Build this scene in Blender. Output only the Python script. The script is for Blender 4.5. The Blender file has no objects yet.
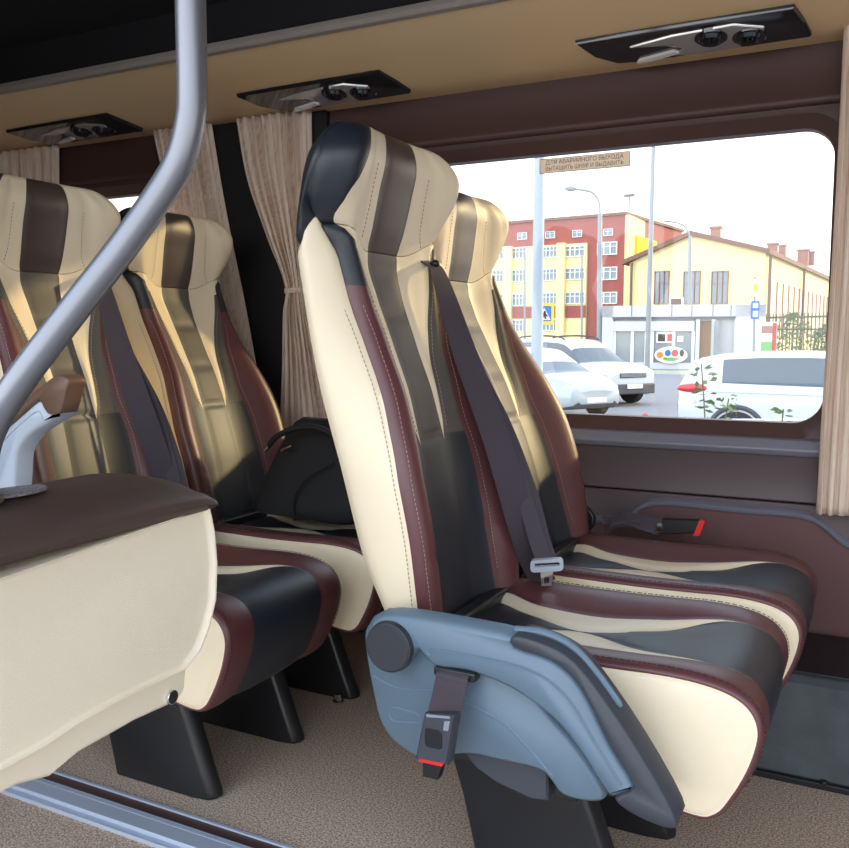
import bpy, bmesh, math, random
from mathutils import Vector, Matrix, Euler
random.seed(7)
S = bpy.context.scene
C = bpy.context.scene.collection
PI = math.pi
# ------------------------------------------------------------------ camera
F = 880.0; CZ = .95; YAW = math.radians(27.2); PIT = math.atan((424-335)/F)
cd = bpy.data.cameras.new('camera'); cam = bpy.data.objects.new('camera', cd); C.objects.link(cam)
cd.sensor_width = 36; cd.sensor_fit = 'HORIZONTAL'; cd.lens = 36*F/849; cd.clip_start = .02; cd.clip_end = 500
cam.location = (0, 0, CZ); cam.rotation_euler = (PI/2-PIT, 0, YAW)
S.camera = cam
# ------------------------------------------------------------------ light
S.view_settings.view_transform = 'Standard'; S.view_settings.look = 'None'
S.view_settings.gamma = 1; S.view_settings.use_curve_mapping = False
S.view_settings.exposure = 1.2
SUN_AZ = math.radians(38)      # measured from +Y towards +X
SUN_EL = math.radians(17)
sd = Vector((math.sin(SUN_AZ)*math.cos(SUN_EL), math.cos(SUN_AZ)*math.cos(SUN_EL), math.sin(SUN_EL)))
w = bpy.data.worlds.new('sky'); S.world = w; w.use_nodes = True
nt = w.node_tree; nt.nodes.clear()
def N(t, nt=nt, **k):
    n = nt.nodes.new(t)
    for a, b in k.items(): setattr(n, a, b)
    return n
o = N('ShaderNodeOutputWorld'); bg = N('ShaderNodeBackground'); tc = N('ShaderNodeTexCoord')
sx = N('ShaderNodeSeparateXYZ'); rp = N('ShaderNodeValToRGB')
nt.links.new(tc.outputs['Generated'], sx.inputs[0]); nt.links.new(sx.outputs['Z'], rp.inputs[0])
rp.color_ramp.elements[0].position = 0; rp.color_ramp.elements[0].color = (1, .95, .87, 1)
rp.color_ramp.elements[1].position = .6; rp.color_ramp.elements[1].color = (.62, .78, 1, 1)
e = rp.color_ramp.elements.new(.2); e.color = (.97, .97, 1, 1)
dt = N('ShaderNodeVectorMath', operation='DOT_PRODUCT'); dt.inputs[1].default_value = sd
nt.links.new(tc.outputs['Generated'], dt.inputs[0])
pw = N('ShaderNodeMath', operation='POWER'); pw.inputs[1].default_value = 14
mx0 = N('ShaderNodeMath', operation='MAXIMUM'); mx0.inputs[1].default_value = 0
nt.links.new(dt.outputs['Value'], mx0.inputs[0]); nt.links.new(mx0.outputs[0], pw.inputs[0])
mixc = N('ShaderNodeMix', data_type='RGBA', blend_type='ADD'); mixc.inputs[7].default_value = (1.1, .85, .45, 1)
nt.links.new(pw.outputs[0], mixc.inputs[0]); nt.links.new(rp.outputs[0], mixc.inputs[6])
cool = N('ShaderNodeMix', data_type='RGBA', blend_type='ADD'); cool.inputs[7].default_value = (.56, .62, .70, 1)
ng = N('ShaderNodeMath', operation='MULTIPLY'); ng.inputs[1].default_value = -1.0; ng.use_clamp = True
nt.links.new(dt.outputs['Value'], ng.inputs[0]); nt.links.new(ng.outputs[0], cool.inputs[0]); nt.links.new(mixc.outputs[2], cool.inputs[6])
nt.links.new(cool.outputs[2], bg.inputs[0]); bg.inputs[1].default_value = 1.15
nt.links.new(bg.outputs[0], o.inputs[0])
sl = bpy.data.lights.new('sun', 'SUN'); sl.energy = 1.2; sl.angle = math.radians(2.0); sl.color = (1, .74, .36)
so = bpy.data.objects.new('sun', sl); C.objects.link(so); so.rotation_euler = sd.to_track_quat('Z', 'Y').to_euler(); so.location = (3, 6, 5)
# ------------------------------------------------------------------ materials
def lin(c):
    c = c/255
    return c/12.92 if c <= .04045 else ((c+.055)/1.055)**2.4
def rgb(r, g, b): return (lin(r), lin(g), lin(b), 1)
MATS = {}
def mat(name, col, rough=.5, metal=0, bump=0, scale=200, kind='noise', vary=0, spec=.5, coat=0, trans=0, vs=None, sheen=0):
    m = bpy.data.materials.new(name); m.use_nodes = True; t = m.node_tree
    b = t.nodes['Principled BSDF']
    b.inputs['Base Color'].default_value = col; b.inputs['Roughness'].default_value = rough
    b.inputs['Metallic'].default_value = metal; b.inputs['Specular IOR Level'].default_value = spec
    b.inputs['Coat Weight'].default_value = coat; b.inputs['Coat Roughness'].default_value = .1
    b.inputs['Sheen Weight'].default_value = sheen
    tcn = N('ShaderNodeTexCoord', t)
    if bump:
        if kind == 'noise':
            x = N('ShaderNodeTexNoise', t); x.inputs['Scale'].default_value = scale; x.inputs['Detail'].default_value = 4; out = x.outputs[0]
        else:
            x = N('ShaderNodeTexVoronoi', t, feature='DISTANCE_TO_EDGE'); x.inputs['Scale'].default_value = scale; out = x.outputs[0]
        t.links.new(tcn.outputs['Object'], x.inputs['Vector'])
        bp = N('ShaderNodeBump', t); bp.inputs['Strength'].default_value = bump; bp.inputs['Distance'].default_value = .0015
        t.links.new(out, bp.inputs['Height']); t.links.new(bp.outputs[0], b.inputs['Normal'])
    if vary:
        x = N('ShaderNodeTexNoise', t); x.inputs['Scale'].default_value = vs or 6; x.inputs['Detail'].default_value = 5
        t.links.new(tcn.outputs['Object'], x.inputs['Vector'])
        h = N('ShaderNodeMix', t, data_type='RGBA')
        h.inputs[6].default_value = tuple(c*(1-vary) for c in col[:3])+(1,)
        h.inputs[7].default_value = tuple(min(1, c*(1+vary)) for c in col[:3])+(1,)
        mr = N('ShaderNodeMapRange', t); mr.inputs[1].default_value = .3; mr.inputs[2].default_value = .7
        t.links.new(x.outputs[0], mr.inputs[0]); t.links.new(mr.outputs[0], h.inputs[0]); t.links.new(h.outputs[2], b.inputs['Base Color'])
    MATS[name] = m
    return m
cream = mat('cream_leather', rgb(234, 218, 188), .42, bump=.25, scale=420, kind='v')
creamy = cream
taupe = mat('taupe_leather', rgb(86, 81, 77), .5, spec=.35, bump=.2, scale=420, kind='v')
brownl = mat('dark_brown_leather', rgb(70, 55, 50), .38, bump=.2, scale=420, kind='v')
blackl = mat('black_leather', rgb(33, 38, 46), .45, spec=.6, bump=.2, scale=420, kind='v')
maroon = mat('maroon_leather', rgb(92, 50, 52), .42, spec=.7, bump=.2, scale=420, kind='v')
stitchc = mat('cream_thread', rgb(160, 140, 122), .8)
stitchd = mat('dark_thread', rgb(40, 30, 30), .8)
bluep = mat('grey_blue_plastic', rgb(98, 118, 134), .45, bump=.12, scale=900)
blackp = mat('black_plastic', rgb(26, 27, 30), .38, bump=.1, scale=700)
capm = mat('charcoal_plastic', rgb(48, 50, 56), .45, bump=.2, scale=900)
greyp = mat('dark_grey_plastic', rgb(58, 62, 70), .5, bump=.2, scale=500)
brownp = mat('brown_plastic', rgb(105, 80, 64), .45, bump=.1, scale=600)
lightp = mat('light_grey_plastic', rgb(176, 186, 198), .45)
polem = mat('brushed_grey_metal', rgb(132, 134, 140), .34, metal=.6)
alu = mat('aluminium', rgb(185, 195, 212), .5, metal=.35)
chrome = mat('chrome', rgb(220, 222, 226), .12, metal=1)
beltm = mat('belt_webbing', rgb(56, 46, 56), .6, bump=.5, scale=1200, sheen=.2)
redp = mat('red_plastic', rgb(214, 40, 34), .4)
padtop = mat('brown_vinyl', rgb(74, 56, 52), .42, bump=.5, scale=520, kind='v')
panelc = mat('cream_vinyl', rgb(242, 230, 206), .5, bump=.45, scale=420, kind='v')
trimbr = mat('dark_brown_trim', rgb(72, 48, 44), .5, bump=.15, scale=500)
trimgr = mat('brown_grey_trim', rgb(78, 66, 68), .5, bump=.15, scale=500)
trimma = mat('maroon_carpet_trim', rgb(94, 66, 66), .8, bump=.4, scale=700)
ledge = mat('grey_trim', rgb(112, 112, 124), .38)
blackt = mat('black_trim', rgb(10, 10, 12), .55)
covem = mat('beige_panel', rgb(222, 192, 146), .55, bump=.08, scale=400)
lipm = mat('beige_grey_edge', rgb(150, 140, 130), .5)
ceilm = mat('black_headlining', rgb(7, 7, 9), .8)
bagm = mat('black_cloth', rgb(10, 10, 11), .8, bump=.5, scale=60)
rubber = mat('dark_rubber_mat', rgb(62, 68, 72), .55, bump=.25, scale=90, vary=.25, vs=14)

def carpet_mat():
    m = mat('speckled_carpet', rgb(112, 92, 82), .95)
    t = m.node_tree; b = t.nodes['Principled BSDF']; tcn = N('ShaderNodeTexCoord', t)
    x = N('ShaderNodeTexNoise', t); x.inputs['Scale'].default_value = 260; x.inputs['Detail'].default_value = 3
    t.links.new(tcn.outputs['Object'], x.inputs['Vector'])
    r = N('ShaderNodeValToRGB', t)
    r.color_ramp.elements[0].position = .36; r.color_ramp.elements[0].color = rgb(132, 110, 96)
    r.color_ramp.elements[1].position = .66; r.color_ramp.elements[1].color = rgb(226, 202, 178)
    t.links.new(x.outputs[0], r.inputs[0]); t.links.new(r.outputs[0], b.inputs['Base Color'])
    bp = N('ShaderNodeBump', t); bp.inputs['Strength'].default_value = .8; bp.inputs['Distance'].default_value = .002
    t.links.new(x.outputs[0], bp.inputs['Height']); t.links.new(bp.outputs[0], b.inputs['Normal'])
    return m
carpet = carpet_mat()
def curtain_mat():
    m = bpy.data.materials.new('curtain_cloth'); m.use_nodes = True; t = m.node_tree; t.nodes.clear()
    out = N('ShaderNodeOutputMaterial', t); d = N('ShaderNodeBsdfDiffuse', t); tr = N('ShaderNodeBsdfTranslucent', t); mx = N('ShaderNodeMixShader', t)
    tcn = N('ShaderNodeTexCoord', t); mp = N('ShaderNodeMapping', t); mp.inputs['Scale'].default_value = (420, 1, 6)
    x = N('ShaderNodeTexNoise', t); x.inputs['Scale'].default_value = 1; x.inputs['Detail'].default_value = 2
    r = N('ShaderNodeValToRGB', t)
    r.color_ramp.elements[0].position = .35; r.color_ramp.elements[0].color = rgb(236, 212, 190)
    r.color_ramp.elements[1].position = .6; r.color_ramp.elements[1].color = rgb(252, 240, 226)
    t.links.new(tcn.outputs['Object'], mp.inputs[0]); t.links.new(mp.outputs[0], x.inputs['Vector']); t.links.new(x.outputs[0], r.inputs[0])
    t.links.new(r.outputs[0], d.inputs[0]); t.links.new(r.outputs[0], tr.inputs[0])
    mx.inputs[0].default_value = .4
    t.links.new(d.outputs[0], mx.inputs[1]); t.links.new(tr.outputs[0], mx.inputs[2]); t.links.new(mx.outputs[0], out.inputs[0])
    return m
curtm = curtain_mat()
def glass_mat(name, tint=(1, 1, 1, 1), refl=.06):
    m = bpy.data.materials.new(name); m.use_nodes = True; t = m.node_tree; t.nodes.clear()
    out = N('ShaderNodeOutputMaterial', t); a = N('ShaderNodeBsdfTransparent', t); a.inputs[0].default_value = tint
    g = N('ShaderNodeBsdfGlossy', t); g.inputs['Roughness'].default_value = .02
    fr = N('ShaderNodeFresnel', t); fr.inputs[0].default_value = 1.35
    mx = N('ShaderNodeMixShader', t)
    t.links.new(fr.outputs[0], mx.inputs[0]); t.links.new(a.outputs[0], mx.inputs[1]); t.links.new(g.outputs[0], mx.inputs[2]); t.links.new(mx.outputs[0], out.inputs[0])
    return m
paneg = glass_mat('window_glass', (.97, .98, .97, 1))
# ------------------------------------------------------------------ mesh helpers
OFF = {}
class M:
    def __init__(s): s.v = []; s.f = []; s.m = []; s.u = []
    def add(s, vs, fs, mi=0):
        k = len(s.v); s.v += [Vector(p) for p in vs]
        for i, f in enumerate(fs):
            s.f.append([k+a for a in f]); s.m.append(mi if isinstance(mi, int) else mi[i])
        return s
    def box(s, c, d, mi=0, rot=None):
        x, y, z = d[0]/2, d[1]/2, d[2]/2; R = Euler(rot).to_matrix() if rot else Matrix.Identity(3)
        vs = [Vector(c)+R@Vector((a*x, b*y, e*z)) for a in (-1, 1) for b in (-1, 1) for e in (-1, 1)]
        return s.add(vs, [(0, 1, 3, 2), (4, 6, 7, 5), (0, 4, 5, 1), (2, 3, 7, 6), (0, 2, 6, 4), (1, 5, 7, 3)], mi)
    def b2(s, x0, x1, y0, y1, z0, z1, mi=0): return s.box(((x0+x1)/2, (y0+y1)/2, (z0+z1)/2), (abs(x1-x0), abs(y1-y0), abs(z1-z0)), mi)
    def cyl(s, p0, p1, r0, r1=None, n=20, mi=0, cap=True):
        r1 = r0 if r1 is None else r1; p0 = Vector(p0); p1 = Vector(p1); d = (p1-p0).normalized()
        a = d.orthogonal().normalized(); b = d.cross(a)
        vs = []
        for p, r in ((p0, r0), (p1, r1)):
            for i in range(n): t = 2*PI*i/n; vs.append(p+a*math.cos(t)*r+b*math.sin(t)*r)
        fs = [(i, (i+1) % n, n+(i+1) % n, n+i) for i in range(n)]
        if cap: fs += [tuple(range(n))[::-1], tuple(range(n, 2*n))]
        return s.add(vs, fs, mi)
    def tube(s, pts, r, n=14, mi=0, cap=True):
        pts = [Vector(p) for p in pts]; rs = r if isinstance(r, (list, tuple)) else [r]*len(pts)
        k = len(s.v); a = None; vs = []
        for i, p in enumerate(pts):
            d = (pts[min(i+1, len(pts)-1)]-pts[max(i-1, 0)]).normalized()
            a = d.orthogonal().normalized() if a is None else (a-d*a.dot(d)).normalized()
            b = d.cross(a)
            for j in range(n): t = 2*PI*j/n; vs.append(p+a*math.cos(t)*rs[i]+b*math.sin(t)*rs[i])
        fs = [(i*n+j, i*n+(j+1) % n, (i+1)*n+(j+1) % n, (i+1)*n+j) for i in range(len(pts)-1) for j in range(n)]
        if cap: fs += [tuple(range(n))[::-1], tuple(range((len(pts)-1)*n, len(pts)*n))]
        return s.add(vs, fs, mi)
    def prism(s, pts, y0, y1, mi=0, plane='xz', side=None, inset=0):
        # outline pts (a,b) extruded along the third axis; inset chamfers the y0 side
        P = {'xz': lambda a, b, c: (a, c, b), 'yz': lambda a, b, c: (c, a, b), 'xy': lambda a, b, c: (a, b, c)}[plane]
        n = len(pts)
        if inset:
            ctr = [sum(p[0] for p in pts)/n, sum(p[1] for p in pts)/n]
            ins = []
            area = sum(pts[i][0]*pts[(i+1) % n][1]-pts[(i+1) % n][0]*pts[i][1] for i in range(n))
            sg = 1 if area > 0 else -1
            for i in range(n):
                a, b, c = pts[i-1], pts[i], pts[(i+1) % n]
                d1 = Vector((b[0]-a[0], b[1]-a[1])).normalized(); d2 = Vector((c[0]-b[0], c[1]-b[1])).normalized()
                nn = (Vector((-d1.y, d1.x))+Vector((-d2.y, d2.x)))*sg
                nn = nn.normalized() if nn.length > 1e-6 else Vector((0, 0))
                ins.append((b[0]+nn.x*inset, b[1]+nn.y*inset))
            dy = inset if y1 > y0 else -inset
            rings = [(ins, y0), (pts, y0+dy), (pts, y1)]
        else: rings = [(pts, y0), (pts, y1)]
        vs = [P(a, b, y) for r, y in rings for a, b in r]
        fs = [(k*n+i, k*n+(i+1) % n, (k+1)*n+(i+1) % n, (k+1)*n+i) for k in range(len(rings)-1) for i in range(n)]
        fs += [tuple(range(n))[::-1], tuple(range((len(rings)-1)*n, len(rings)*n))]
        return s.add(vs, fs, mi)
    def grid(s, rows, mats=0, closed=False, flip=False):
        n = len(rows[0]); k = len(s.v)
        for r in rows: s.v += [Vector(p) for p in r]
        for i in range(len(rows)-1):
            for j in range(n if closed else n-1):
                f = [k+i*n+j, k+i*n+(j+1) % n, k+(i+1)*n+(j+1) % n, k+(i+1)*n+j]
                s.f.append(f[::-1] if flip else f)
                s.m.append(mats(i, j) if callable(mats) else mats)
        return s
    def ball(s, c, r, mi=0, n=14, sc=(1, 1, 1)):
        rows = [[(c[0]+math.sin(PI*i/n)*math.cos(2*PI*j/(2*n))*r*sc[0], c[1]+math.sin(PI*i/n)*math.sin(2*PI*j/(2*n))*r*sc[1], c[2]+math.cos(PI*i/n)*r*sc[2]) for j in range(2*n)] for i in range(n+1)]
        return s.grid(rows, mi, closed=True)
    def xf(s, mtx):
        s.v = [mtx@p for p in s.v]; return s
    def build(s, name, mats, parent=None, bevel=0, smooth=True, angle=35, fix=True, solid=0, local=False):
        me = bpy.data.meshes.new(name)
        off = Vector((0, 0, 0)) if local or parent is None else OFF.get(parent.name, Vector((0, 0, 0)))
        me.from_pydata([tuple(p-off) for p in s.v], [], s.f)
        for m in (mats if isinstance(mats, (list, tuple)) else [mats]): me.materials.append(m)
        me.polygons.foreach_set('material_index', s.m)
        if fix:
            bm = bmesh.new(); bm.from_mesh(me); bmesh.ops.remove_doubles(bm, verts=bm.verts, dist=1e-6)
            bmesh.ops.recalc_face_normals(bm, faces=bm.faces); bm.to_mesh(me); bm.free()
        if smooth:
            me.shade_smooth(); me.set_sharp_from_angle(angle=math.radians(angle))
        ob = bpy.data.objects.new(name, me); C.objects.link(ob); ob.parent = parent
        if parent is not None and not local: OFF[ob.name] = off
        if bevel:
            b = ob.modifiers.new('b', 'BEVEL'); b.width = bevel; b.segments = 3; b.limit_method = 'ANGLE'; b.angle_limit = math.radians(40)
            b.harden_normals = False
        if solid:
            b = ob.modifiers.new('s', 'SOLIDIFY'); b.thickness = solid; b.offset = 0
        return ob
def thing(name, loc, label, cat, group=None, rot=0):
    o = bpy.data.objects.new(name, None); C.objects.link(o); o.location = loc; o.rotation_euler = (0, 0, rot); o.empty_display_size = .05
    OFF[o.name] = Vector(loc); o['label'] = label; o['category'] = cat
    if group: o['group'] = group
    return o
def tag(o, label, cat, group=None, kind=None):
    o['label'] = label; o['category'] = cat
    if group: o['group'] = group
    if kind: o['kind'] = kind
    return o
def center(o):          # put a one-mesh thing's origin at its own base
    vs = o.data.vertices
    c = Vector((sum(v.co.x for v in vs)/len(vs), sum(v.co.y for v in vs)/len(vs), min(v.co.z for v in vs)))
    o.data.transform(Matrix.Translation(-c)); o.location = o.location+c
    return o
def struct(o, label=None):
    o['kind'] = 'structure'
    if label: o['label'] = label
    return o
def tab(t):
    xs = [a for a, b in t]; ys = [b for a, b in t]; n = len(t)
    m = []
    d = [(ys[i+1]-ys[i])/(xs[i+1]-xs[i]) for i in range(n-1)]
    for i in range(n):
        if i == 0: m.append(d[0])
        elif i == n-1: m.append(d[-1])
        else: m.append(0 if d[i-1]*d[i] <= 0 else 2*d[i-1]*d[i]/(d[i-1]+d[i]))
    def f(x):
        if x <= xs[0]: return ys[0]
        if x >= xs[-1]: return ys[-1]
        i = max(k for k in range(n-1) if xs[k] <= x); h = xs[i+1]-xs[i]; t_ = (x-xs[i])/h
        return (2*t_**3-3*t_**2+1)*ys[i]+(t_**3-2*t_**2+t_)*h*m[i]+(-2*t_**3+3*t_**2)*ys[i+1]+(t_**3-t_**2)*h*m[i+1]
    return f
def sm(a, b, x):
    t = max(0, min(1, (x-a)/(b-a))); return t*t*(3-2*t)
def curve_pts(pts, n=8):     # catmull-rom through points
    P = [Vector(p) for p in pts]; out = []
    for i in range(len(P)-1):
        a, b, c, d = P[max(i-1, 0)], P[i], P[i+1], P[min(i+2, len(P)-1)]
        for k in range(n):
            t = k/n; out.append(.5*((2*b)+(c-a)*t+(2*a-5*b+4*c-d)*t*t+(3*b-a-3*c+d)*t**3))
    out.append(P[-1]); return out
def smooth2(pts, n=4):
    P = [Vector((a, b)) for a, b in pts]; m = len(P); out = []
    for i in range(m):
        a, b, c, d = P[i-1], P[i], P[(i+1) % m], P[(i+2) % m]
        for k in range(n):
            t = k/n; q = .5*((2*b)+(c-a)*t+(2*a-5*b+4*c-d)*t*t+(3*b-a-3*c+d)*t**3); out.append((q.x, q.y))
    return out
def rrect(x0, x1, z0, z1, r, n=6):
    out = []
    for cx, cz, a in ((x1-r, z1-r, 0), (x0+r, z1-r, 90), (x0+r, z0+r, 180), (x1-r, z0+r, 270)):
        for k in range(n+1): t = math.radians(a+90*k/n); out.append((cx+r*math.cos(t), cz+r*math.sin(t)))
    return out
# ================================================================== BUS SHELL
GZ = -.8
WY = 2.30
def bridge_loop(m, outer, inner, mi=0):   # two equal-length 3d loops
    n = len(outer); k = len(m.v); m.v += [Vector(p) for p in outer]+[Vector(p) for p in inner]
    for i in range(n): m.f.append([k+i, k+(i+1) % n, k+n+(i+1) % n, k+n+i]); m.m.append(mi)
# floor
m = M(); m.b2(-4.2, 2.2, 1.262, 2.42, -.05, 0); struct(m.build('floor', carpet), 'speckled beige carpet under the seats')
m = M(); m.b2(-4.2, 2.2, .35, 1.18, -.06, -.012); struct(m.build('floor', carpet), 'speckled carpet nearest the door')
t = thing('trim_1', (-1.2, 1.22, 0), 'aluminium and brown floor rail', 'floor rail'); t['kind'] = 'structure'; del t['category']
m = M()
m.b2(-4.2, 2.2, 1.180, 1.214, -.03, .004); m.b2(-4.2, 2.2, 1.165, 1.180, -.04, -.004)
m.build('aluminium_strip', alu, t, bevel=.0012)
m = M()
for k in range(3): m.b2(-4.2, 2.2, 1.2155+k*.0042, 1.2185+k*.0042, -.03, .005)
m.b2(-4.2, 2.2, 1.256, 1.262, -.03, .006)
m.build('ridged_edge', alu, t)
m = M(); m.b2(-4.2, 2.2, 1.228, 1.256, -.03, .002); m.build('brown_insert', trimbr, t)
# outer wall with window openings
WT, WB = 1.437, .735
wins = [(-1.52, -.112), (-2.93, -2.02), (.34, 1.85)]
def wall():
    m = M()
    # below windows: profile in Y/Z ; panels
    m.b2(-4.2, 2.2, WY+.05, WY+.09, -.05, .72)
    return m
struct(wall().build('wall_left', trimgr), 'window side wall of the bus')
# window surround built as loops: inner rounded opening, outer rectangle
def surround(x0, x1, num, xl, xr):
    zt, zb = WT, WB
    n = 7; r = .07
    inner = rrect(x0, x1, zb, zt, r, n)
    def outer(ox0, ox1, oz0, oz1):
        out = []
        for cx, cz in ((ox1, oz1), (ox0, oz1), (ox0, oz0), (ox1, oz0)): out += [(cx, cz)]*(n+1)
        return out
    m = M()
    L = lambda pts, y: [(a, y, b) for a, b in pts]
    big = rrect(x0-.03, x1+.03, zb-.035, zt+.03, r+.02, n)
    bridge_loop(m, L(inner, WY+.06), L(inner, WY+.02), 0)
    bridge_loop(m, L(inner, WY+.02), L(big, WY-.005), 0)
    o1 = [(max(xl, min(xr, a)), b) for a, b in outer(xl, xr, zb-.05, zt+.045)]
    bridge_loop(m, L(big, WY-.005), L(o1, WY-.002), 1)
    return m, inner
for i, (x0, x1) in enumerate(wins):
    xl, xr = ((-1.75, .10), (-3.3, -1.75), (.10, 2.2))[i]
    m, inner = surround(x0, x1, i+1, xl, xr)
    fr = struct(m.build('window_%d' % (i+1), [trimbr, trimbr], smooth=True, fix=True), ('large side window beside the front seats', 'side window beside the rear seats', 'side window ahead of the front seats')[i])
    g = M(); big = rrect(x0-.01, x1+.01, WB-.01, WT+.01, .07, 7); g.prism(big, WY+.045, WY+.05); g.build('pane', paneg, fr, smooth=False)
# header above the windows: dark band sloping inwards, with a lighter lower lip
m = M()
prof = [(WY-.004, WT+.045), (WY-.014, WT+.047), (WY-.019, WT+.054), (WY-.018, WT+.064), (WY-.012, WT+.072), (WY-.008, 1.58), (WY+.0, 1.66), (WY+.09, 1.66), (WY+.09, WT+.045)]
m.prism(prof, -4.2, 2.2, 0, plane='yz')
struct(m.build('trim_2', trimbr, bevel=.004), 'dark brown header above the windows')
# pillars (black)
m = M()
for x0, x1 in ((-2.0, -1.50), (-3.4, -2.95)):
    m.prism([(x0+.10, .70), (x1+.02, .70), (x1, 1.62), (x0, 1.62)], WY-.026, WY+.06, 0)
    struct(m.build('trim_3' if x0 > -2.5 else 'trim_4', blackt, bevel=.006), 'black window pillar'); m = M()
m.prism([(-.10, .74), (.3, .74), (.3, 1.62), (-.10, 1.62)], WY-.012, WY+.06, 0)
struct(m.build('trim_5', trimbr, bevel=.004), 'brown window pillar behind the curtain')
# lower wall: ledge, upper panel, crease, grey wave moulding, maroon panel, skirting
m = M(); m.prism([(WY-.002, .700), (WY-.03, .697), (WY-.045, .675), (WY-.035, .66), (WY+.05, .66), (WY+.05, .70)], -4.2, 2.2, 0, 'yz')
struct(m.build('trim_6', ledge, bevel=.004), 'grey ledge under the window')
m = M(); m.prism([(WY-.028, .668), (WY-.012, .60), (WY-.020, .546), (WY+.05, .546), (WY+.05, .668)], -4.2, 2.2, 0, 'yz')
m.prism([(WY-.006, .541), (WY-.012, .40), (WY+.05, .40), (WY+.05, .541)], -4.2, 2.2, 0, 'yz')
struct(m.build('trim_7', trimgr, bevel=.004), 'brown upper wall panel')
wave = [(-4.2, .462), (-1.3, .461), (-1.0, .460), (-.69, .452), (-.60, .458), (-.56, .478), (-.525, .505), (-.46, .517), (-.30, .514), (-.15, .514), (-.10, .495), (-.05, .455), (0, .44), (.08, .44), (.3, .44), (2.2, .44)]
wv = [(a, b) for a, b, _ in [tuple(p) for p in curve_pts([(a, b, 0) for a, b in wave], 5)]]
m = M(); rows = [[(a, WY-.018, b+.012), (a, WY-.026, b+.006), (a, WY-.024, b-.004), (a, WY-.012, b-.009), (a, WY+.03, b-.009)] for a, b in wv]; m.grid([[(a, WY+.03, b+.022)]+r for (a, b), r in zip(wv, rows)], 0)
struct(m.build('trim_8', ledge, angle=60), 'grey wavy moulding on the side wall')
m = M(); m.grid([[(a, WY-.014, b-.004), (a, WY-.018, .20)] for a, b in wv]); m.grid([[(a, WY-.018, .20), (a, WY+.02, .19)] for a, b in wv])
struct(m.build('trim_9', trimma, angle=60), 'maroon carpeted lower wall')
m = M(); m.b2(-4.2, 2.2, WY-.035, WY+.03, .162, .192)
struct(m.build('baseboard_left', greyp, bevel=.004), 'dark skirting strip on the side wall')
# cove, lip, black duct face, ceiling
m = M()
covep = [(WY+.02, 1.622), (WY-.0, 1.620), (2.22, 1.630), (2.14, 1.645), (2.05, 1.662), (1.97, 1.676), (1.91, 1.694)]
m.grid([[(x, a, b) for a, b in covep] for x in (-4.2, -3, -2, -1, 0, 1, 2.2)])
m.grid([[(x, a, b+.05) for a, b in covep] for x in (-4.2, 2.2)])
struct(m.build('ceiling', covem), 'beige overhead panel above the seats')
m = M(); m.prism([(1.91, 1.692), (1.888, 1.692), (1.882, 1.702), (1.886, 1.716), (1.91, 1.722)], -4.2, 2.2, 0, 'yz')
struct(m.build('trim_10', lipm, bevel=.002), 'pale edge of the overhead panel')
m = M(); m.prism([(1.90, 1.718), (1.86, 1.80), (1.70, 1.86), (1.4, 1.89), (.2, 1.90), (.2, 1.94), (2.4, 1.94), (2.4, 1.80), (1.90, 1.80)], -4.2, 2.2, 0, 'yz')
struct(m.build('ceiling', ceilm, bevel=0), 'black roof lining')
m = M(); m.b2(2.2, 2.24, .95, 2.4, -.05, 1.94); struct(m.build('front_light_block', trimgr), 'unseen bulkhead added to block light at the front of the cabin')  # added out of view to block sky light from the open front end
m = M(); m.b2(-4.24, -4.2, .2, 2.4, -.05, 1.94); struct(m.build('wall_back', trimbr), 'rear wall of the bus')
m = M(); m.b2(-4.2, -1.9, .30, .34, -.06, 1.9); struct(m.build('wall_right', trimgr), 'door side wall of the bus behind the doorway')
# heater box on the floor by the wall
hb = thing('wall_step_box', (.2, 2.1, 0), 'low dark grey box along the wall, in front of the window seat', 'box')
m = M(); m.prism([(1.955, .012), (1.965, .215), (1.98, .232), (2.26, .15), (2.26, .012)], -.36, 1.2, 0, 'yz'); m.build('box_body', rubber, hb, bevel=.006)
m = M(); m.b2(-.36, 1.2, 1.945, 1.96, .0, .014); m.cyl((-.06, 1.95, .012), (-.06, 1.95, .02), .008); m.build('bottom_edge', blackp, hb, bevel=.002)
m = M(); m.b2(-.37, 1.21, 1.985, 2.26, .226, .236); m.xf(Matrix.Identity(4)); m.build('box_lid', blackp, hb, bevel=.003)
# ================================================================== SEATS (local: x forward from the hinge, y across, z up)
xfT = tab([(.43, .006), (.495, .003), (.594, -.003), (.737, -.029), (.831, -.060), (.934, -.110), (1.022, -.152), (1.08, -.170), (1.10, -.168), (1.144, -.152), (1.2, -.134), (1.25, -.126), (1.31, -.130)])
xrT = tab([(.43, -.075), (.495, -.097), (.579, -.131), (.727, -.174), (.875, -.218), (1.008, -.246), (1.115, -.262), (1.2, -.25), (1.31, -.225)])
wT = tab([(.43, .19), (.50, .203), (.6, .215), (.70, .220), (.78, .211), (.85, .194), (.92, .180), (.98, .173), (1.05, .172), (1.09, .184), (1.15, .214), (1.22, .224), (1.27, .212), (1.31, .184)])
wrT = tab([(.43, .20), (.6, .215), (.85, .215), (1.0, .212), (1.1, .210), (1.2, .210), (1.31, .190)])
s1T = tab([(.43, .060), (.7, .050), (.9, .044), (1.0, .046), (1.08, .054), (1.2, .060), (1.31, .056)])
s2T = tab([(.43, .0606), (.755, .0485), (.79, .0600), (.88, .070), (.96, .090), (1.03, .118), (1.08, .132), (1.15, .112), (1.31, .104)])
s3T = tab([(.43, .118), (.7, .116), (.83, .102), (.92, .106), (.98, .120), (1.04, .134), (1.08, .140), (1.10, .178), (1.15, .184), (1.20, .172), (1.26, .150), (1.31, .126)])
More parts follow.
